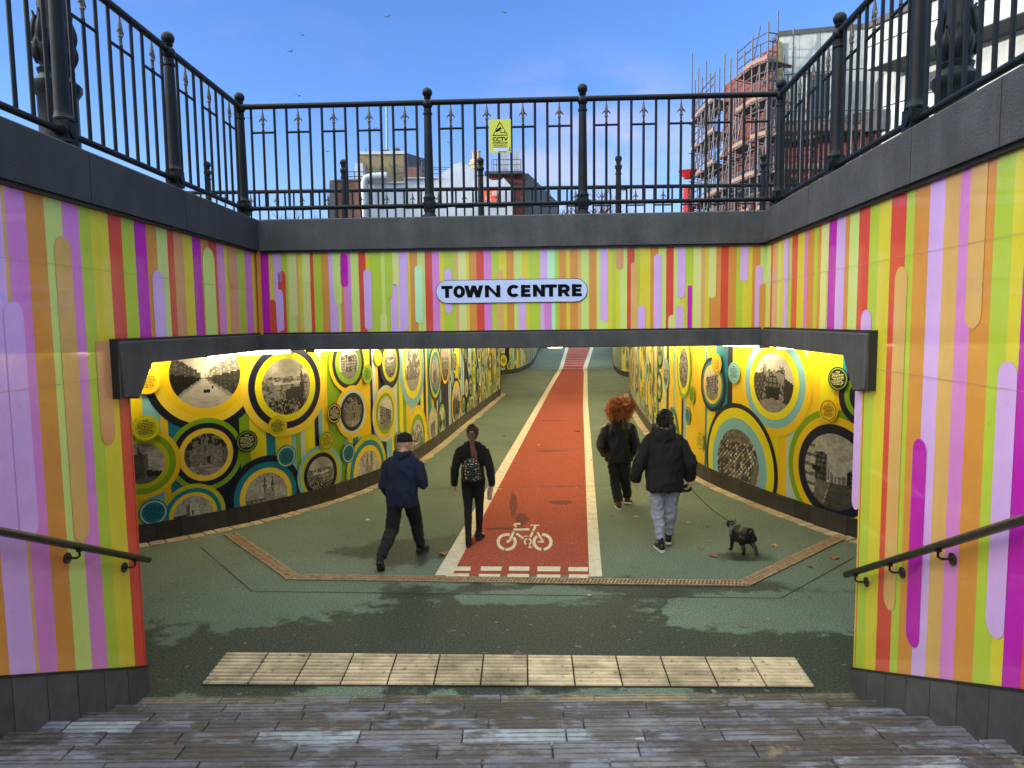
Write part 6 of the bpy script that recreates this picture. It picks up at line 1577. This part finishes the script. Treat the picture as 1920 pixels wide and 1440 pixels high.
# ---------------------------------------------------------------- tall person in parka and grey joggers, with the dog
p4 = Person((1.985, 8.95, 0), R(-4), 'tall person in a black fur-hooded parka and grey joggers walking the dog')
J4 = dict(pelvis=(.0,0,.97), chest=(.0,.02,1.37), neck=(.0,.05,1.56), head=(.015,.075,1.70), hyaw=R(-30), hs=1.04, hpitch=R(-3),
  hipL=(-.095,0,.93), hipR=(.095,0,.93), knL=(-.085,.01,.51), knR=(.1,.07,.52), anL=(-.055,-.11,.10), anR=(.085,.17,.105), fpR=R(14), fyL=R(12), fyR=R(-8),
  shL=(-.215,.02,1.44), shR=(.215,.03,1.44), elL=(-.33,-.03,1.16), elR=(.33,-.02,1.16), wrL=(-.375,.04,.93), wrR=(.335,.05,.90), curlR=1.25, curlL=.6, hdR=(-.1,.12,-1), hdL=(0,.1,-1))
p4.body(J4, 1.06)
m_parka = black('black_parka', .005); m_fur = mat('grey_fur', attr=True, rough=.9, var=.3, vscale=40)
m_jog = mat('grey_jersey', col=lin(150,150,166), rough=.9, var=.18, vscale=10, bump=.15, bscale=220)
def f4_(mb):
    yoke(mb, p4, J4, .09)
    W, x = p4.W, p4.R @ Vector((1,0,0)); pv, ch, nk = Vector(J4['pelvis']), Vector(J4['chest']), Vector(J4['neck'])
    loft(mb, [(W(pv+Vector((0,0,-.18))),.236,.17),(W(pv+Vector((0,0,-.15))),.246,.182),(W(pv+Vector((0,0,-.02))),.246,.185),(W(lerp(pv,ch,.5)),.24,.178),(W(ch),.245,.17),(W(lerp(ch,nk,.45)),.225,.145),(W(lerp(ch,nk,.85)),.135,.12),(W(nk+Vector((0,0,.03))),.1,.1)], 24, x)
    for q in 'LR':
        a, b, c = (Vector(J4[t+q]) for t in ('sh','el','wr')); c = lerp(b, c, 1.16 if q == 'L' else .98)
        loft(mb, [(W(lerp(a,b,-.04)),.055),(W(lerp(a,b,.1)),.08),(W(lerp(a,b,.4)),.09),(W(lerp(a,b,.8)),.09),(W(b),.088),(W(lerp(b,c,.4)),.084),(W(lerp(b,c,.85)),.07),(W(c),.06)], 14)
    ell(mb, W(nk+Vector((0,-.125,-.06))), (.15,.06,.11))
    loft(mb, [(W(nk+Vector((-.13,.03,.02))),.04,.035),(W(nk+Vector((-.1,-.09,.01))),.055,.05),(W(nk+Vector((0,-.14,-.015))),.06,.06),(W(nk+Vector((.1,-.09,.01))),.055,.05),(W(nk+Vector((.13,.03,.02))),.04,.035)], 12, (0,0,1))
pk = p4.cloth('parka', f4_, m_parka, .012, 2, .016, 5.5, (1,1,.6), 4)
mb = MB(); rnd = random.Random(3); nk = Vector(J4['neck'])
for k in range(700):
    t_ = rnd.uniform(0, 1); a = R(200)+R(320)*t_-R(70); c2 = Vector((math.sin(R(-140)+R(280)*t_)*.135, -math.cos(R(-140)+R(280)*t_)*.14+.01, .05+.015*math.cos(t_*6.28)))
    d = Vector((rnd.gauss(0,1), rnd.gauss(0,1), rnd.gauss(.5,1))).normalized(); g = rnd.uniform(.5,1.4); b0 = p4.W(nk+c2)
    mb.tube([b0, b0+d*rnd.uniform(.02,.042)], [.0035,.0008], 4, col=tuple(x_*g for x_ in lin(112,104,92)), cap=False)
mb.build('fur_trim', m_fur, pk)
p4.trousers(J4, m_jog, 1.04, .185, .056, .082, .112, cuff=1, wr=.012, endf=.90); 
def fso(mb):
    for q in 'LR':
        a = p4.W(J4['an'+q]); mb.tube([a+Vector((0,0,-.03)), a+Vector((0,0,.09))], [.042,.044], 12)
p4.cloth('socks', fso, m_blk, .008, 1, 0); p4.shoes(J4, m_blk2, m_sole)
for q in 'LR':   # white swoosh-like tick on each shoe's outer side
    pass
m_hd = mat('dark_hair', col=lin(34,24,20), rough=.5, var=.5, vscale=50)
mb = MB(); M_ = p4.hM; T = lambda *q: M_ @ Vector(q)
def fh4(mb):
    sx = M_.to_3x3() @ Vector((1,0,0))
    loft(mb, [(T(0,-.045,-.08),.05,.045),(T(0,-.04,-.05),.074,.068),(T(0,-.022,0),.086,.093),(T(0,-.01,.045),.09,.11),(T(0,-.01,.09),.078,.097),(T(0,-.012,.12),.05,.065),(T(0,-.012,.135),.016,.02)], 20, sx)
ho4 = p4.cloth('hair', fh4, m_hd, .008, 1, .010, 26)
mb = MB(); rnd = random.Random(6)
for k in range(260):
    z = rnd.uniform(-.55,1); a = rnd.uniform(0,6.28); rr = math.sqrt(1-z*z); d = Vector((rr*math.cos(a), rr*math.sin(a), z))
    if d.y > .5 and z < .45: continue
    b0 = T(d.x*.085, -.012+d.y*.1, .03+d.z*.1); dd = (M_.to_3x3() @ d+Vector((rnd.uniform(-.6,.6), rnd.uniform(-.6,.6), -.5))).normalized(); mb.tube([b0, b0+dd*.022, b0+dd*.035+Vector((0,0,-.012))], [.006,.005,.001], 5, cap=False)
mb.build('hair_locks', m_hd, ho4, smooth=True)
# ---------------------------------------------------------------- dog
m_dog = mat('black_coat', col=(.0055,.005,.0045), rough=.42, var=.3, vscale=25, bump=.3, bscale=180)
dog = empty('dog', (2.94,8.74,0), 'small black dog in a grey harness trotting on a lead near the right mural', 'dog')
dR = Matrix.Rotation(R(24), 3, 'Z'); D = lambda x, y, z: Vector((2.95,8.76,0))+dR @ Vector((x*1.12,y*.66,z*.92-max(0,z-.3)*.35)); sx = dR @ Vector((1,0,0))
mb = MB()
loft(mb, [(D(0,-.24,.275),.04,.045),(D(0,-.215,.28),.088,.1),(D(0,-.14,.272),.102,.115),(D(0,-.04,.262),.1,.11),(D(0,.06,.255),.106,.122),(D(0,.14,.265),.106,.124),(D(0,.2,.285),.088,.1),(D(0,.24,.305),.062,.07)], 20, sx)
loft(mb, [(D(0,.17,.31),.066,.075),(D(0,.23,.345),.056,.064),(D(0,.275,.37),.052,.056)], 14, sx)      # neck
ell(mb, D(0,.30,.385), (.068,.066,.06), dR.to_4x4().to_3x3()); ell(mb, D(0,.362,.365), (.04,.035,.032), dR)     # skull, muzzle
ell(mb, D(0,.39,.375), (.014,.01,.01), dR)
for s_ in (-1, 1):
    loft(mb, [(D(.042*s_,.285,.42),.024,.012),(D(.052*s_,.288,.45),.018,.009),(D(.057*s_,.292,.478),.006,.005)], 10, sx)   # pricked ears
# legs: hind one reaching back, the other under the body; fore legs in step
def leg(pts, rs): loft(mb, [(D(*p), r) for p, r in zip(pts, rs)], 12)
def paw(p): ell(mb, D(p[0], p[1]+.018, p[2]), (.024,.034,.018), dR)
leg([(-.055,-.15,.26),(-.06,-.13,.2),(-.055,-.10,.155),(-.055,-.17,.10),(-.055,-.165,.03)], [.06,.055,.036,.022,.02]); paw((-.055,-.165,.018))
leg([(.055,-.17,.26),(.06,-.19,.2),(.055,-.175,.155),(.05,-.27,.11),(.05,-.33,.045)], [.06,.055,.036,.022,.019]); paw((.05,-.335,.028))
leg([(-.065,.13,.25),(-.066,.12,.18),(-.064,.15,.11),(-.064,.17,.03)], [.048,.038,.026,.021]); paw((-.064,.175,.018))
leg([(.065,.14,.25),(.066,.13,.18),(.064,.09,.11),(.064,.06,.03)], [.048,.038,.026,.021]); paw((.064,.06,.018))
loft(mb, [(D(0,-.225,.33),.026,.026),(D(.004,-.25,.352),.02,.02),(D(.008,-.258,.385),.012,.012)], 10, sx)      # short tail
link_mesh(vfuse(mb, .006, 2), 'body', dog, [m_dog], True)
m_har = mat('grey_harness', col=lin(84,88,98), rough=.7, var=.1)
mb = MB(); pts = [D(.1*math.sin(a), .12+.03*math.cos(a), .277+.118*math.cos(a)) for a in [2*math.pi*k/28 for k in range(29)]]; 
for a, b in zip(pts, pts[1:]): mb.beam(a, b, .03, .008)
pts = [D(.075*math.sin(a), .2+.02*math.cos(a), .318+.082*math.cos(a)) for a in [2*math.pi*k/24 for k in range(25)]]
for a, b in zip(pts, pts[1:]): mb.beam(a, b, .02, .007)
mb.beam(D(0,.15,.4), D(0,.22,.402), .03, .008); mb.build('harness', m_har, dog)
# lead and its black handle
wR = p4.W(J4['wrR']); hp = wR+p4.R @ Vector((-.03,.05,-.09))
ld = empty('dog_lead', hp, 'thin black dog lead running from the tall person\'s hand to the small dog', 'lead')
mb = MB(); a, b = hp+Vector((.06,.03,-.03)), D(0,.2,.405); mb.tube([a+(b-a)*f+Vector((0,0,-.05*math.sin(math.pi*f))) for f in [k/12 for k in range(13)]], .0045, 6); mb.build('cord', m_blk, ld, smooth=True)
def fhd(mb):
    loft(mb, [(hp+Vector((-.07,0,-.05)),.018,.03),(hp+Vector((-.03,0,-.03)),.022,.045),(hp+Vector((.03,.01,-.03)),.022,.05),(hp+Vector((.075,.03,-.04)),.014,.025)], 12, (0,1,0)); mb.tube([hp+Vector((-.05,0,.0)), hp+Vector((0,.0,.028)), hp+Vector((.05,.01,.0))], .012, 8)
mb = MB(); fhd(mb); link_mesh(vfuse(mb, .006, 1), 'handle', ld, [m_blk2], True)
mb = MB(); q = hp+Vector((-.075,-.01,-.05)); ell(mb, q, (.03,.02,.03)); ell(mb, q+Vector((-.02,0,-.05)), (.012,.008,.03)); link_mesh(vfuse(mb, .006, 1, .004, 40), 'bag_pouch', ld, [m_blk], True)
# ---------------------------------------------------------------- fallen leaves
m_leaf = mat('dry_leaf', attr=True, rough=.8, var=.3, vscale=60)
rnd = random.Random(4)
def leaf(px, py, s, c, label):
    p = on_z(px, py, .011 if 820 < px < 1120 else .006); t = rnd.uniform(0, 6.28); mb = MB()
    out = [(0,-1),(.35,-.55),(.9,-.5),(.6,-.1),(1,.35),(.45,.4),(.3,1),(0,.65),(-.35,1),(-.45,.4),(-1,.3),(-.6,-.1),(-.9,-.5),(-.3,-.55)]
    v = [Vector((p.x+s*(x*math.cos(t)-y*math.sin(t)), p.y+s*(x*math.sin(t)+y*math.cos(t)), p.z+s*.5*rnd.uniform(0,1)*abs(x))) for x, y in out]
    c0 = p+Vector((0,0,s*.08)); n = len(v)
    for i in range(n): mb.face([c0, v[i], v[(i+1)%n]], c); mb.face([c0-Vector((0,0,.002)), v[(i+1)%n]-Vector((0,0,.002)), v[i]-Vector((0,0,.002))], c)
    o = mb.build('fallen_leaf', m_leaf, recalc=False); o.data.transform(Matrix.Translation(-p)); o.location = p; tag(o, label, 'leaf', 'fallen leaves on the walkway')
BRN, TAN = lin(120,82,52), lin(176,150,112)
for a in [(1338,1042,.075,BRN,'large brown leaf just left below the dog'),(1563,1046,.07,lin(150,92,66),'reddish leaf by the dark joint at the right wall end'),(1314,1029,.05,BRN,'brown leaf left of the dog, level with its paws'),(1292,980,.05,TAN,'pale leaf between the tall person and the dog lead'),
          (1329,988,.045,BRN,'small brown leaf right of the pale leaf near the lead'),(1452,1023,.05,lin(190,140,90),'tan leaf to the right of the dog'),(1193,968,.045,TAN,'pale leaf left of the tall person\'s legs'),(1147,968,.04,BRN,'small leaf beside the white line at the ginger-haired person\'s feet'),
          (1110,863,.06,TAN,'pale leaf on the right white line edge'),(832,1038,.07,lin(150,108,66),'tan leaf on the left white line near the dashes'),(690,975,.045,lin(210,200,180),'pale scrap left of the man in the cap'),(1083,809,.08,lin(66,30,24),'dark leaf on the red lane at the right side'),
          (1012,835,.07,TAN,'pale leaf on the red lane, farther of the two'),(938,917,.05,TAN,'pale leaf on the red lane beside the water bottle'),(970,1225,.045,lin(90,84,80),'grey leaf at the far edge of the tactile paving'),(465,1261,.03,lin(60,52,46),'dark leaf on the tactile paving at left'),
          (945,818,.05,lin(70,40,30),'small dark leaf in the middle of the red lane'),(1519,1063,.035,lin(60,56,46),'tiny dark leaf by the slanting right drain'),(1105,1116,.03,TAN,'pale scrap in front of the long drain')]: leaf(*a)
# ================================================================ light, sky, camera
sc_ = bpy.context.scene
w = bpy.data.worlds.new('World'); sc_.world = w; w.use_nodes = True
nt = w.node_tree; N, L = nt.nodes, nt.links; bg = N['Background']
sky = N.new('ShaderNodeTexSky'); sky.sky_type = 'NISHITA'; sky.sun_disc = False
SUN_EL, SUN_AZ = R(7), R(258)       # low winter sun on the left, hidden by the block added there (azimuth clockwise from +Y)
sky.sun_elevation = SUN_EL; sky.sun_rotation = SUN_AZ; sky.air_density = 1.0; sky.dust_density = .3; sky.ozone_density = 2.5
tc = N.new('ShaderNodeTexCoord'); nz = N.new('ShaderNodeTexNoise'); nz.inputs['Scale'].default_value = 3.2; nz.inputs['Detail'].default_value = 6; nz.inputs['Roughness'].default_value = .55; nz.inputs['Distortion'].default_value = .4
mp = N.new('ShaderNodeMapping'); mp.inputs['Scale'].default_value = (1, 1, 3.2); mp.inputs['Location'].default_value = (.3, .1, .55)
L.new(tc.outputs['Generated'], mp.inputs[0]); L.new(mp.outputs[0], nz.inputs['Vector'])
cr = N.new('ShaderNodeMapRange'); cr.interpolation_type = 'SMOOTHSTEP'
for i, v in enumerate((.56, .82, 0, .5)): cr.inputs[i+1].default_value = v
L.new(nz.outputs['Fac'], cr.inputs[0])
mx = N.new('ShaderNodeMix'); mx.data_type = 'RGBA'
rg = [i for i in mx.inputs if i.type == 'RGBA']; rg[1].default_value = CLOUD
hs = N.new('ShaderNodeMix'); hs.data_type = 'RGBA'; hs.blend_type = 'MULTIPLY'; hs.inputs['Factor'].default_value = 1
h2 = [i for i in hs.inputs if i.type == 'RGBA']; h2[1].default_value = TINT
L.new(sky.outputs[0], h2[0]); L.new([o for o in hs.outputs if o.type == 'RGBA'][0], rg[0]); L.new(cr.outputs[0], mx.inputs['Factor'])
# a soft pink patch of cloud low in the sky ahead
pd = N.new('ShaderNodeVectorMath'); pd.operation = 'DOT_PRODUCT'; pd.inputs[1].default_value = ray(1110, 400).normalized(); L.new(tc.outputs['Generated'], pd.inputs[0])
pr = N.new('ShaderNodeMapRange'); pr.interpolation_type = 'SMOOTHSTEP'
for i, v in enumerate((.972, .999, 0, .3)): pr.inputs[i+1].default_value = v
L.new(pd.outputs['Value'], pr.inputs[0])
pn_ = N.new('ShaderNodeMapRange'); pn_.interpolation_type = 'SMOOTHSTEP'
for i, v in enumerate((.36, .66, 0, 1)): pn_.inputs[i+1].default_value = v
n2 = N.new('ShaderNodeTexNoise'); n2.inputs['Scale'].default_value = 9; n2.inputs['Detail'].default_value = 5; mp2 = N.new('ShaderNodeMapping'); mp2.inputs['Scale'].default_value = (1,1,2.2); L.new(tc.outputs['Generated'], mp2.inputs[0]); L.new(mp2.outputs[0], n2.inputs['Vector']); L.new(n2.outputs['Fac'], pn_.inputs[0])
pm = N.new('ShaderNodeMath'); pm.operation = 'MULTIPLY'; L.new(pr.outputs[0], pm.inputs[0]); L.new(pn_.outputs[0], pm.inputs[1])
px_ = N.new('ShaderNodeMix'); px_.data_type = 'RGBA'; p2_ = [i for i in px_.inputs if i.type == 'RGBA']; p2_[1].default_value = PINK; L.new(pm.outputs[0], px_.inputs['Factor'])
# pale air low over the rooftops
sp = N.new('ShaderNodeSeparateXYZ'); L.new(tc.outputs['Generated'], sp.inputs[0])
hz = N.new('ShaderNodeMapRange'); hz.interpolation_type = 'SMOOTHSTEP'
for i, v in enumerate((.02, .30, .5, 0)): hz.inputs[i+1].default_value = v
L.new(sp.outputs[2], hz.inputs[0])
hx = N.new('ShaderNodeMix'); hx.data_type = 'RGBA'; hx_ = [i for i in hx.inputs if i.type == 'RGBA']; hx_[1].default_value = (2.3,2.6,2.2,1); L.new(hz.outputs[0], hx.inputs['Factor']); L.new([o for o in px_.outputs if o.type == 'RGBA'][0], hx_[0])
# the sky overhead and behind is brighter and whiter than the deep blue part ahead
dt = N.new('ShaderNodeVectorMath'); dt.operation = 'DOT_PRODUCT'; dt.inputs[1].default_value = Vector((-.16,-.17,.97)).normalized(); L.new(tc.outputs['Generated'], dt.inputs[0])
fr = N.new('ShaderNodeMapRange'); fr.interpolation_type = 'SMOOTHSTEP'
for i, v in enumerate((.33, 1.0, 0, 1)): fr.inputs[i+1].default_value = v
L.new(dt.outputs['Value'], fr.inputs[0])
gm = N.new('ShaderNodeMix'); gm.data_type = 'RGBA'; g2 = [i for i in gm.inputs if i.type == 'RGBA']; g2[0].default_value = FRONT; g2[1].default_value = BACK; L.new(fr.outputs[0], gm.inputs['Factor'])
fm = N.new('ShaderNodeMix'); fm.data_type = 'RGBA'; fm.blend_type = 'MULTIPLY'; fm.inputs['Factor'].default_value = 1; f2 = [i for i in fm.inputs if i.type == 'RGBA']
L.new([o for o in mx.outputs if o.type == 'RGBA'][0], p2_[0]); L.new([o for o in hx.outputs if o.type == 'RGBA'][0], f2[0]); L.new([o for o in gm.outputs if o.type == 'RGBA'][0], f2[1])
L.new([o for o in fm.outputs if o.type == 'RGBA'][0], bg.inputs['Color']); bg.inputs['Strength'].default_value = SKY_S
sl_ = bpy.data.lights.new('sun', 'SUN'); sl_.energy = SUN_S; sl_.angle = R(2); sl_.color = (1, .86, .7)
so = bpy.data.objects.new('sun', sl_); COL.objects.link(so)
d = Vector((math.sin(SUN_AZ)*math.cos(SUN_EL), math.cos(SUN_AZ)*math.cos(SUN_EL), math.sin(SUN_EL)))
so.rotation_euler = d.to_track_quat('Z', 'Y').to_euler(); so.location = d*60
cam = bpy.data.cameras.new('camera'); co = bpy.data.objects.new('camera', cam); COL.objects.link(co)
cam.sensor_fit = 'HORIZONTAL'; cam.sensor_width = 36; cam.lens = FPX/1920*36; cam.clip_end = 2000; cam.clip_start = .05
co.location = EYE
fwd = Vector((0, math.cos(PITCH), -math.sin(PITCH))); 
Mc = Matrix.Rotation(R(90)-PITCH, 4, 'X'); Mr = Matrix.Rotation(-ROLL, 4, fwd)
co.matrix_world = Matrix.Translation(EYE) @ Mr @ Mc if False else Matrix.Translation(EYE) @ (Mc @ Matrix.Rotation(ROLL_SIGN*ROLL, 4, 'Z'))
sc_.camera = co
sc_.view_settings.view_transform = 'Standard'; sc_.view_settings.look = 'None'; sc_.view_settings.exposure = EXPO; sc_.view_settings.gamma = 1
sc_.cycles.use_denoising = True; sc_.cycles.max_bounces = 8; sc_.cycles.diffuse_bounces = 4; sc_.cycles.glossy_bounces = 3; sc_.cycles.sample_clamp_indirect = 6
try: sc_.cycles.denoiser = 'OPENIMAGEDENOISE'
except Exception: pass
